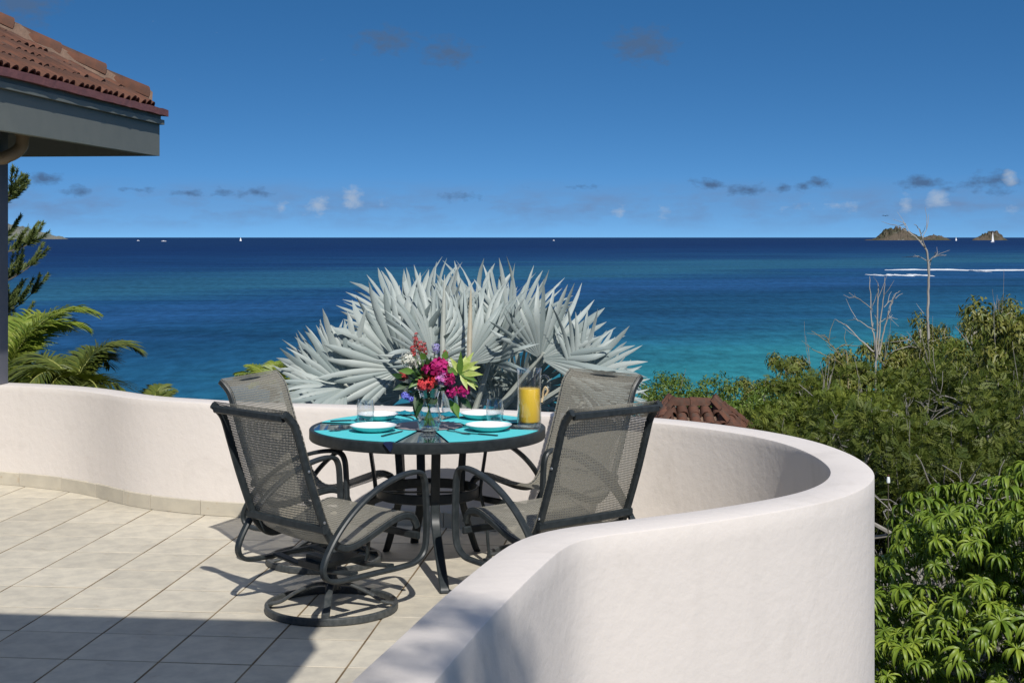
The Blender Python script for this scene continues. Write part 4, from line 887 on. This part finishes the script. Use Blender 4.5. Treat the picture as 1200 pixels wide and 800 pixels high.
RAIL = [(-.466, .952), (-.440, .930), (-.406, .885), (-.374, .79), (-.330, .655), (-.282, .525), (-.24, .425), (-.195, .365), (-.135, .337), (-.05, .350), (.06, .392), (.15, .425), (.21, .434), (.262, .418), (.288, .372)]
LOOP = [(.245, .634), (.14, .626), (.01, .585), (-.11, .515), (-.21, .425), (-.28, .325), (-.295, .262), (-.255, .222), (-.15, .214), (0, .216), (.15, .218), (.235, .228), (.288, .27), (.303, .36), (.300, .50), (.288, .60)]
def chair_template():
    t = thing('swivel_chair', 'x', 'chair'); Y = np.array([0, 1.0, 0])
    def path(pts, y, n=5, closed=False): q = smooth_path(pts, n, closed); return np.stack([q[:, 0], np.full(len(q), y), q[:, 1]], 1)
    link('sling', sling_mesh(RAIL[:-1], .272, .022), t)
    for sg in (-1, 1):
        mb = MB(); mb.bar(path(RAIL, sg * .262), Y, .026, .034); o = mb.build('side_rail', 'frame_metal', t)
        b_ = MB()
        for (x, z) in ((-.352, .68), (-.268, .462)): b_.lathe([(.001, 0), (.007, .001), (.006, .004), (.001, .005)], (0, 0, 0), 8)
        v = np.concatenate(b_.v); 
        for i_, (x, z) in enumerate(((-.346, .70), (-.262, .47))):
            q = v[i_ * 32:(i_ + 1) * 32]; c = q.copy(); q[:, 0] = x + c[:, 0]; q[:, 1] = sg * (.2752 + c[:, 2]); q[:, 2] = z + c[:, 1]
        b2 = MB(); b2.add(v, b_.f); b2.build('bolt', 'bolt', o)
        mb = MB(); mb.bar(path(LOOP, sg * .310, 6, True), Y, .036, .020, closed=True); mb.build('arm_frame', 'frame_metal', t)
    X = np.array([1.0, 0, 0])
    MB().bar([(-.462, -.25, .934), (-.462, 0, .934), (-.462, .25, .934)], X, .022, .034).build('top_bar', 'frame_metal', t)
    MB().bar([(-.262, -.28, .438), (-.262, 0, .436), (-.262, .28, .438)], X, .020, .036).build('back_bar', 'frame_metal', t)
    MB().bar([(.282, -.28, .335), (.282, 0, .335), (.282, .28, .335)], X, .018, .034).build('front_bar', 'frame_metal', t)
    for x in (-.10, .11): MB().bar([(x, -.28, .226), (x, -.12, .208), (x, .12, .208), (x, .28, .226)], X, .045, .014).build('cross_bar', 'frame_metal', t)
    MB().box((0, 0, .226), (.27, .15, .022)).box((-.08, 0, .246), (.05, .11, .03)).build('rocker_plate', 'frame_metal', t)
    MB().lathe([(.012, .09), (.030, .092), (.030, .14), (.024, .15), (.022, .205), (.05, .206), (.05, .216)], n=16, cap0=True, cap1=True).build('swivel_post', 'frame_metal', t)
    k_ = np.arange(48) * 2 * math.pi / 48; ring = np.stack([.294 * np.cos(k_), .294 * np.sin(k_), np.full(48, .0185)], 1)
    MB().bar(ring, (0, 0, 1), .034, .020, closed=True, bev=.25).build('base_ring', 'frame_worn', t)
    for q in range(4):
        a = math.radians(45 + 90 * q); d = np.array([math.cos(a), math.sin(a), 0]); sd = np.array([-d[1], d[0], 0])
        pth = smooth_path([d * .022 + np.array([0, 0, .118]), d * .09 + np.array([0, 0, .112]), d * .17 + np.array([0, 0, .075]), d * .23 + np.array([0, 0, .038]), d * .285 + np.array([0, 0, .026])], 5)
        MB().bar(pth, sd, .034, .013).build('base_spoke', 'frame_worn', t)
    return t
CH = [(-.825, 6.56, 46, 'dark metal sling chair seen from behind nearest the left, by the floor shadow'), (-.985, 7.52, -22, 'dark metal sling chair behind the front left chair, facing right at the table'),
      (.168, 6.64, 129, 'dark metal sling chair in front at the right, half hidden by the near wall'), (.17, 7.56, 222, 'dark metal sling chair at the back right beside the juice pitcher')]
tpl = chair_template()
for i, (x, y, hd, lab) in enumerate(CH):
    o = tpl if i == 0 else copy_tree(tpl); o.location = (x, y, 0); o.rotation_euler = (0, 0, math.radians(hd)); tag(o, lab, 'chair', 'swivel sling chairs round the table')

# ================================================================== table
TX, TY, TZ, TR = -.436, 7.43, .72, .610
tb = thing('dining_table', 'round dark metal dining table with glossy black top', 'table', (TX, TY, 0))
MB().lathe([(TR - .03, .672), (TR - .004, .666), (TR, .672), (TR, .716), (TR - .004, .7205), (TR - .022, .7205), (TR - .026, .716)], n=72).build('rim', 'frame_metal', tb)
MB().lathe([(.0, .704), (TR - .02, .704), (TR - .02, .7185), (.0, .7185)], n=72).build('table_top', 'table_glass', tb)
for ang, ft, w in ((-79, .60, .046), (4, .34, .046), (176, .34, .046), (101, .56, .046), (54, .42, .042), (126, .42, .042)):
    a = math.radians(ang); d = np.array([math.cos(a), math.sin(a), 0]); sd = np.array([-d[1], d[0], 0]); q = [(.31, .668), (.295, .56), (.278, .44), (.274, .36), (.30, .26), (.274 + (ft - .274) * .55, .13), (ft - .02, .035), (ft, .004)]
    MB().bar(smooth_path([d * r + np.array([0, 0, z]) for r, z in q], 5), sd, w, .016).build('leg', 'frame_metal', tb)
k_ = np.arange(56) * 2 * math.pi / 56
MB().bar(np.stack([.258 * np.cos(k_), .258 * np.sin(k_), np.full(56, .385)], 1), (0, 0, 1), .052, .014, closed=True).build('brace_ring', 'frame_metal', tb)
mb = MB()
for a in (0, math.pi / 2): d = np.array([math.cos(a), math.sin(a), 0]); mb.bar([d * -.25 + (0, 0, .381 + a * .005), d * .0 + (0, 0, .381 + a * .005), d * .25 + (0, 0, .381 + a * .005)], (-d[1], d[0], 0), .03, .008)
mb.build('brace_bars', 'frame_metal', tb)
mb = MB()
for a in (.4, 1.97): d = np.array([math.cos(a), math.sin(a), 0]); mb.bar([d * -.58 + (0, 0, .690 + a * .004), d * .0 + (0, 0, .690 + a * .004), d * .58 + (0, 0, .690 + a * .004)], (-d[1], d[0], 0), .04, .02)
mb.build('top_support', 'frame_metal', tb)
ZT = TZ + .0012
MB().lathe([(0, 0), (.178, 0), (.180, .002), (.178, .004), (0, .004)], n=56).build('centre_mat', 'grey_mat')
cm = bpy.data.objects['centre_mat']; cm.location = (TX, TY + .01, ZT); tag(cm, 'round grey mat in the middle of the table', 'mat')
# ---- placemats: wedges with the wide edge outwards
def wedge(ac, half, ri, ro, th=.0022):
    a0, a1 = math.radians(ac - half), math.radians(ac + half); iw = math.radians(half * .95); am = math.radians(ac); pl = []
    for t_ in np.linspace(a0, a1, 17): pl.append((ro * math.cos(t_), ro * math.sin(t_)))
    for t_ in np.linspace(am + iw, am - iw, 9): pl.append((ri * math.cos(t_), ri * math.sin(t_)))
    return pl
MATS = [(228, 'front left turquoise wedge placemat under the left white bowl'), (313, 'front right turquoise wedge placemat beside the pitcher'), (134, 'back left turquoise wedge placemat under the left glass'), (46, 'back right turquoise wedge placemat under the right glass')]
pts_z = ZT + .0012
for ac, lab in MATS:
    o = MB().prism(wedge(ac, 30, .195, .594), 0, .0022).build('placemat', 'turquoise', smooth=None); o.location = (TX, TY, ZT + .0006); tag(o, lab, 'placemat', 'turquoise placemats')
o = MB().add([(0, 0, .0), (.05, .012, .0), (.027, -.035, -.002), (.028, -.040, -.045), (-.01, -.02, -.004)], [(0, 1, 2, 4), (4, 2, 3), (1, 3, 2)]).build('napkin_corner', 'navy_cloth', smooth=None); o.location = (TX - .17, TY - .577, ZT + .003); tag(o, 'small dark cloth corner hanging over the front table rim', 'napkin')
# ---- bowls
ZP = ZT + .0032
def bowl(x, y, lab, s_=1.0):
    t = thing('bowl', lab, 'bowl', (TX + x, TY + y, ZP), group='white bowls with turquoise outsides'); r = .117 * s_
    MB().lathe([(.0, .0), (r * .58, .0), (r * .62, .003), (r * .86, .016), (r, .030)], n=40).build('outside', 'china_mat_reflection', t)
    MB().lathe([(r, .030), (r * 1.006, .0325), (r * .985, .033), (r * .84, .020), (r * .60, .007), (0, .006)], n=40).build('inside', 'china_white', t); return t
bowl(-.262, -.215, 'white bowl at the front left of the table'); bowl(.318, -.185, 'white bowl at the front right of the table'); bowl(-.285, .25, 'white bowl at the back left behind the left glass', .95); bowl(.27, .29, 'white bowl at the back right behind the right glass', .95)
# ---- glasses
def tumbler(x, y, lab):
    t = thing('tumbler', lab, 'glass', (TX + x, TY + y, ZP), group='clear stemless glasses')
    MB().lathe([(.0, .0), (.026, .0), (.038, .008), (.046, .03), (.048, .055), (.045, .09), (.040, .122)], n=32).build('outside_wall', 'clear_glass', t)
    MB().lathe([(.040, .122), (.0385, .1225), (.0375, .121), (.0425, .09), (.0455, .055), (.043, .03), (.035, .013), (0, .011)], n=32).build('inside_wall', 'clear_glass', t)
tumbler(-.335, .115, 'clear stemless glass at the left of the table'); tumbler(.345, .135, 'clear stemless glass at the right behind the front bowl'); tumbler(.095, .43, 'clear stemless glass at the back half hidden by the flowers')
# ---- cutlery
def fork(x, y, rz, lab):
    mb = MB(); mb.bar([(-.09, 0, .003), (-.03, 0, .006), (.02, 0, .004), (.045, 0, .004)], (0, 1, 0), .009, .003); mb.box((.055, 0, .004), (.026, .022, .003))
    for q in range(4): mb.bar([(.066, -.0085 + .0057 * q, .004), (.085, -.0085 + .0057 * q, .0055), (.100, -.0085 + .0057 * q, .004)], (0, 1, 0), .0032, .0025)
    o = mb.build('fork', 'steel'); o.location = (TX + x, TY + y, ZP); o.rotation_euler = (0, 0, rz); tag(o, lab, 'fork')
def knife(x, y, rz, lab):
    mb = MB(); mb.bar([(-.11, 0, .004), (-.05, 0, .0045), (.0, 0, .004)], (0, 1, 0), .013, .006); mb.add([(0, -.006, .003), (.075, -.008, .003), (.11, .0, .003), (.105, .006, .003), (0, .006, .003), (0, -.006, .005), (.075, -.008, .0045), (.11, .0, .004), (.105, .006, .005), (0, .006, .005)], [(4, 3, 2, 1, 0), (5, 6, 7, 8, 9), (0, 1, 6, 5), (1, 2, 7, 6), (2, 3, 8, 7), (3, 4, 9, 8)])
    o = mb.build('knife', 'steel'); o.location = (TX + x, TY + y, ZP); o.rotation_euler = (0, 0, rz); tag(o, lab, 'knife')
fork(.165, -.27, -.9, 'fork left of the front right bowl'); knife(.27, -.335, 2.6, 'knife lying in front of the front right bowl'); knife(.45, -.10, -.45, 'knife right of the front right bowl by the pitcher')
fork(-.40, -.17, -2.5, 'fork left of the front left bowl'); knife(-.155, -.315, 1.15, 'knife right of the front left bowl'); knife(-.42, .19, .3, 'knife left of the back left bowl'); fork(-.13, .34, 2.0, 'fork right of the back left bowl'); fork(.13, .30, .8, 'fork left of the back right bowl'); knife(.40, .20, -.5, 'knife right of the right glass')
# ---- folded napkins at the back
def napkin(x, y, rz, lab, s_=1.0):
    mb = MB(); vs = []; rs = np.random.default_rng(int(abs(x) * 1000)); n_ = 9
    for i in range(n_):
        for j in range(6): u, v = i / (n_ - 1) - .5, j / 5 - .5; vs.append((u * .2 * s_, v * .10 * s_ * (1 - .3 * abs(u)), .006 + .028 * s_ * abs(math.sin(u * 7 + v * 3)) * (1 - 1.2 * abs(v)) + rs.normal(0, .002)))
    mb.add(vs, [(i * 6 + j, (i + 1) * 6 + j, (i + 1) * 6 + j + 1, i * 6 + j + 1) for i in range(n_ - 1) for j in range(5)]); o = mb.build('napkin', 'teal_cloth', smooth=179); o.location = (TX + x, TY + y, ZP); o.rotation_euler = (0, 0, rz); tag(o, lab, 'napkin', 'teal napkins')
napkin(.045, .335, .3, 'crumpled teal napkin behind the vase'); napkin(-.11, .43, -.2, 'crumpled teal napkin behind the back left bowl', .9)
# ---- juice pitcher
pt = thing('juice_pitcher', 'clear glass pitcher half full of orange juice', 'pitcher', (TX + .525, TY + .0, ZT + .0008))
MB().lathe([(.0, .0), (.056, .0), (.062, .006), (.0625, .02), (.061, .15), (.062, .27), (.0645, .292), (.066, .298)], n=40).build('outside_wall', 'pitcher_glass', pt)
MB().lathe([(.066, .298), (.064, .299), (.0615, .290), (.0595, .26), (.0583, .15), (.0590, .03), (.055, .022), (0, .021)], n=40).build('inside_wall', 'pitcher_glass', pt)
MB().lathe([(.0, .0225), (.054, .0228), (.0580, .032), (.0573, .15), (.0575, .193), (.0565, .195), (0, .1955)], n=40).build('juice', 'juice', pt)
MB().tube(smooth_path([(.060, -.01, .255), (.085, -.012, .262), (.103, -.014, .235), (.100, -.014, .19), (.086, -.014, .155), (.070, -.012, .125), (.060, -.01, .118)], 6), .0065, 9).build('handle', 'clear_glass', pt)
MB().tube(smooth_path([(.083, -.024, .160), (.095, -.028, .185), (.083, -.030, .205), (.072, -.02, .180), (.070, -.014, .150), (.064, -.022, .125)], 5), .0055, 7).build('rope_wrap', 'rope', pt)
# ---- vase and flowers
VX, VY = TX + .018, TY - .195
vz = ZT + .0045; vs_ = thing('glass_vase', 'clear hourglass shaped glass vase in front of the table centre', 'vase', (VX, VY, vz))
MB().lathe([(0, 0), (.040, 0), (.052, .010), (.060, .04), (.060, .075), (.050, .115), (.043, .145), (.047, .175), (.056, .205), (.060, .215)], n=36).build('outside_wall', 'clear_glass', vs_)
MB().lathe([(.060, .215), (.058, .216), (.0535, .205), (.0445, .175), (.0405, .145), (.0475, .115), (.0575, .075), (.0575, .04), (.049, .016), (0, .013)], n=36).build('inside_wall', 'clear_glass', vs_)
bq = thing('flower_bouquet', 'mixed bouquet of magenta, coral, white and blue flowers with lime leaves', 'bouquet', (VX, VY, vz + .015))
BO = np.array([VX, VY, vz + .015]); rsf = np.random.default_rng(8)
def BP(px, py, dd=0.0): return P(px, py, VY + dd) - BO
mouth = np.array([0, 0, .19])
mb = MB()
for k in range(15):
    a = k * 2.4; b = np.array([.028 * math.cos(a), .028 * math.sin(a), .004 + .03 * rsf.random()]); m_ = mouth * .7 + np.array([-.012 * math.cos(a), -.012 * math.sin(a), 0]); e = mouth + np.array([.06 * math.cos(a + 2.8), .05 * math.sin(a + 2.8), .10]); mb.tube(smooth_path([b, m_, e], 5), .0035, 5)
mb.build('stems', 'stem_green', bq)
def floret_cluster(name, px, py, r, n_, mat, size, dd=0.0, petals=4, flat=.85):
    c = BP(px, py, dd); V, F, T = [], [], []; n0 = 0
    for i in range(n_):
        z = 1 - 2 * (i + .5) / n_; a = 2.399963 * i; d = np.array([math.sqrt(1 - z * z) * math.cos(a), math.sqrt(1 - z * z) * math.sin(a), z]); 
        p = c + d * r * rsf.uniform(.45, 1.12) * np.array([1, 1, flat]); x = unit(np.cross(d, rsf.normal(0, 1, 3))); y = np.cross(d, x); tn = rsf.random()
        for k in range(petals):
            t_ = 2 * math.pi * k / petals + rsf.normal(0, .2); e = x * math.cos(t_) + y * math.sin(t_); w = np.cross(d, e); s_ = size * rsf.uniform(.8, 1.2)
            V += [p, p + e * s_ * .6 + w * s_ * .38 + d * s_ * .12, p + e * s_ + d * s_ * rsf.uniform(-.2, .25), p + e * s_ * .6 - w * s_ * .38 + d * s_ * .12]; T += [tn] * 4; F.append((n0, n0 + 1, n0 + 2, n0 + 3)); n0 += 4
    o = link(name, np_mesh(name, np.array(V), F, mat, None, T), bq)
    mb_ = MB(); mb_.tube(smooth_path([mouth * .9, mouth + (c - mouth) * .45 + np.array([0, 0, .015]), c], 4), .0028, 5); mb_.build('stalk', 'stem_green', o); return o
floret_cluster('magenta_flower', 516, 426, .048, 44, 'petal_magenta', .034, -.06); floret_cluster('magenta_flower', 503, 430, .034, 26, 'petal_magenta', .030, -.03)
floret_cluster('coral_flower', 498, 447, .044, 56, 'petal_coral', .018, -.09); floret_cluster('coral_flower', 513, 441, .028, 34, 'petal_coral', .016, -.08)
floret_cluster('white_flower', 477, 416, .040, 22, 'petal_white', .026, -.02); floret_cluster('white_flower', 527, 424, .034, 26, 'petal_white', .026, -.03); floret_cluster('white_flower', 487, 421, .030, 24, 'petal_white', .022, .02)
floret_cluster('lilac_flower', 511, 402, .020, 24, 'petal_lilac', .012, -.02, flat=1.6); floret_cluster('blue_flower', 473, 461, .022, 26, 'petal_blue', .014, -.06); floret_cluster('blue_flower', 480, 465, .014, 12, 'petal_blue', .013, -.05)
floret_cluster('pink_orchid', 519, 440, .026, 14, 'petal_pink', .030, -.11); floret_cluster('magenta_orchid', 527, 441, .028, 14, 'petal_magenta', .032, -.11, 5)
floret_cluster('red_flower', 530, 457, .026, 18, 'petal_magenta', .026, -.08); floret_cluster('red_flower', 546, 455, .028, 18, 'petal_magenta', .026, -.05); floret_cluster('red_flower', 470, 436, .024, 16, 'petal_red', .022, 0.0)
for px, py, hgt in ((486, 384, .085), (491, 392, .085), (497, 396, .09), (483, 396, .07)):
    floret_cluster('red_spike', px, py + 8, .015, 24, 'petal_red', .010, .0, flat=hgt / .028)
def blade(mb_, p, d, L_, w, dr, upv=(0, -.3, 1)):
    d = unit(d); sd = unit(np.cross(d, np.array(upv, float))); vs = []; q = np.array(p, float); dd = d.copy()
    for t_, ww in ((0, .18), (.2, .75), (.45, 1), (.7, .8), (.88, .42), (1, .03)):
        up_ = np.cross(sd, dd); vs += [q - sd * w * ww + up_ * w * ww * .25, q.copy(), q + sd * w * ww + up_ * w * ww * .25]; q = q + dd * L_ * .2; dd = unit(dd + np.array([0, 0, -dr * .2]))
    mb_.add(vs, [(k * 3 + j, k * 3 + j + 1, k * 3 + j + 4, k * 3 + j + 3) for k in range(5) for j in (0, 1)])
ctr = BP(541, 433, -.05)
for k, (ang, l, de) in enumerate(((88, .135, -.2), (62, .13, .1), (38, .125, -.25), (10, .12, -.3), (-18, .115, -.35), (-42, .12, -.3), (-66, .11, -.35), (118, .11, .1), (140, .10, -.1), (72, .11, .5), (24, .12, .4), (-30, .13, .2))):
    a = math.radians(ang); mb = MB(); blade(mb, ctr + rsf.normal(0, .008, 3), (math.cos(a), de, math.sin(a)), l, .017, .35, (0, -1, .2)); mb.build('lime_leaf', 'leaf_lime' if k % 4 else 'leaf_mid', bq, smooth=60)
for px, py, ang, l, m_ in ((500, 437, 205, .12, 'leaf_mid'), (488, 455, 265, .11, 'leaf_dark'), (478, 447, 190, .10, 'leaf_dark'), (472, 440, 150, .08, 'leaf_dark'), (528, 466, -60, .12, 'leaf_mid'), (507, 455, -95, .09, 'leaf_mid'), (540, 462, -40, .10, 'leaf_dark'), (495, 462, 250, .12, 'leaf_dark'), (535, 470, -75, .08, 'leaf_mid'), (484, 432, 165, .09, 'leaf_mid'), (522, 416, 80, .05, 'leaf_mid'), (497, 416, 110, .05, 'leaf_mid'), (486, 465, 275, .12, 'leaf_dark'), (520, 452, -20, .08, 'leaf_dark'), (490, 440, 225, .09, 'leaf_dark'), (512, 462, 240, .07, 'leaf_dark'), (524, 448, 300, .1, 'leaf_dark')):
    a = math.radians(ang); mb = MB(); blade(mb, BP(px, py, rsf.uniform(-.07, .02)), (math.cos(a), rsf.uniform(-.5, .1), math.sin(a)), l, .019, .3, (0, -1, .3)); mb.build('green_leaf', m_, bq, smooth=60)
mb = MB()
for i in range(110): d = unit(rsf.normal(0, 1, 3)); d[2] = abs(d[2]) * .8; blade(mb, mouth + np.array([0, 0, .05]) + d * rsf.uniform(.04, .11), d + np.array([0, 0, .3]), .07, .011, .3)
for cx, cy, cr_, mt_ in ((484, 426, .05, 'petal_white'), (520, 432, .06, 'petal_white'), (508, 416, .05, 'petal_red'), (536, 446, .05, 'petal_magenta')):
    for i in range(5): floret_cluster('small_flower', cx + rsf.normal(0, 9), cy + rsf.normal(0, 8), .010, 7, mt_, .012, rsf.uniform(-.08, .02))
o = mb.build('filler_foliage', 'leaf_dark', bq, smooth=60); o['kind'] = 'stuff'
bq.scale = (.94, .94, .94)
print('objects', len(COL.objects))
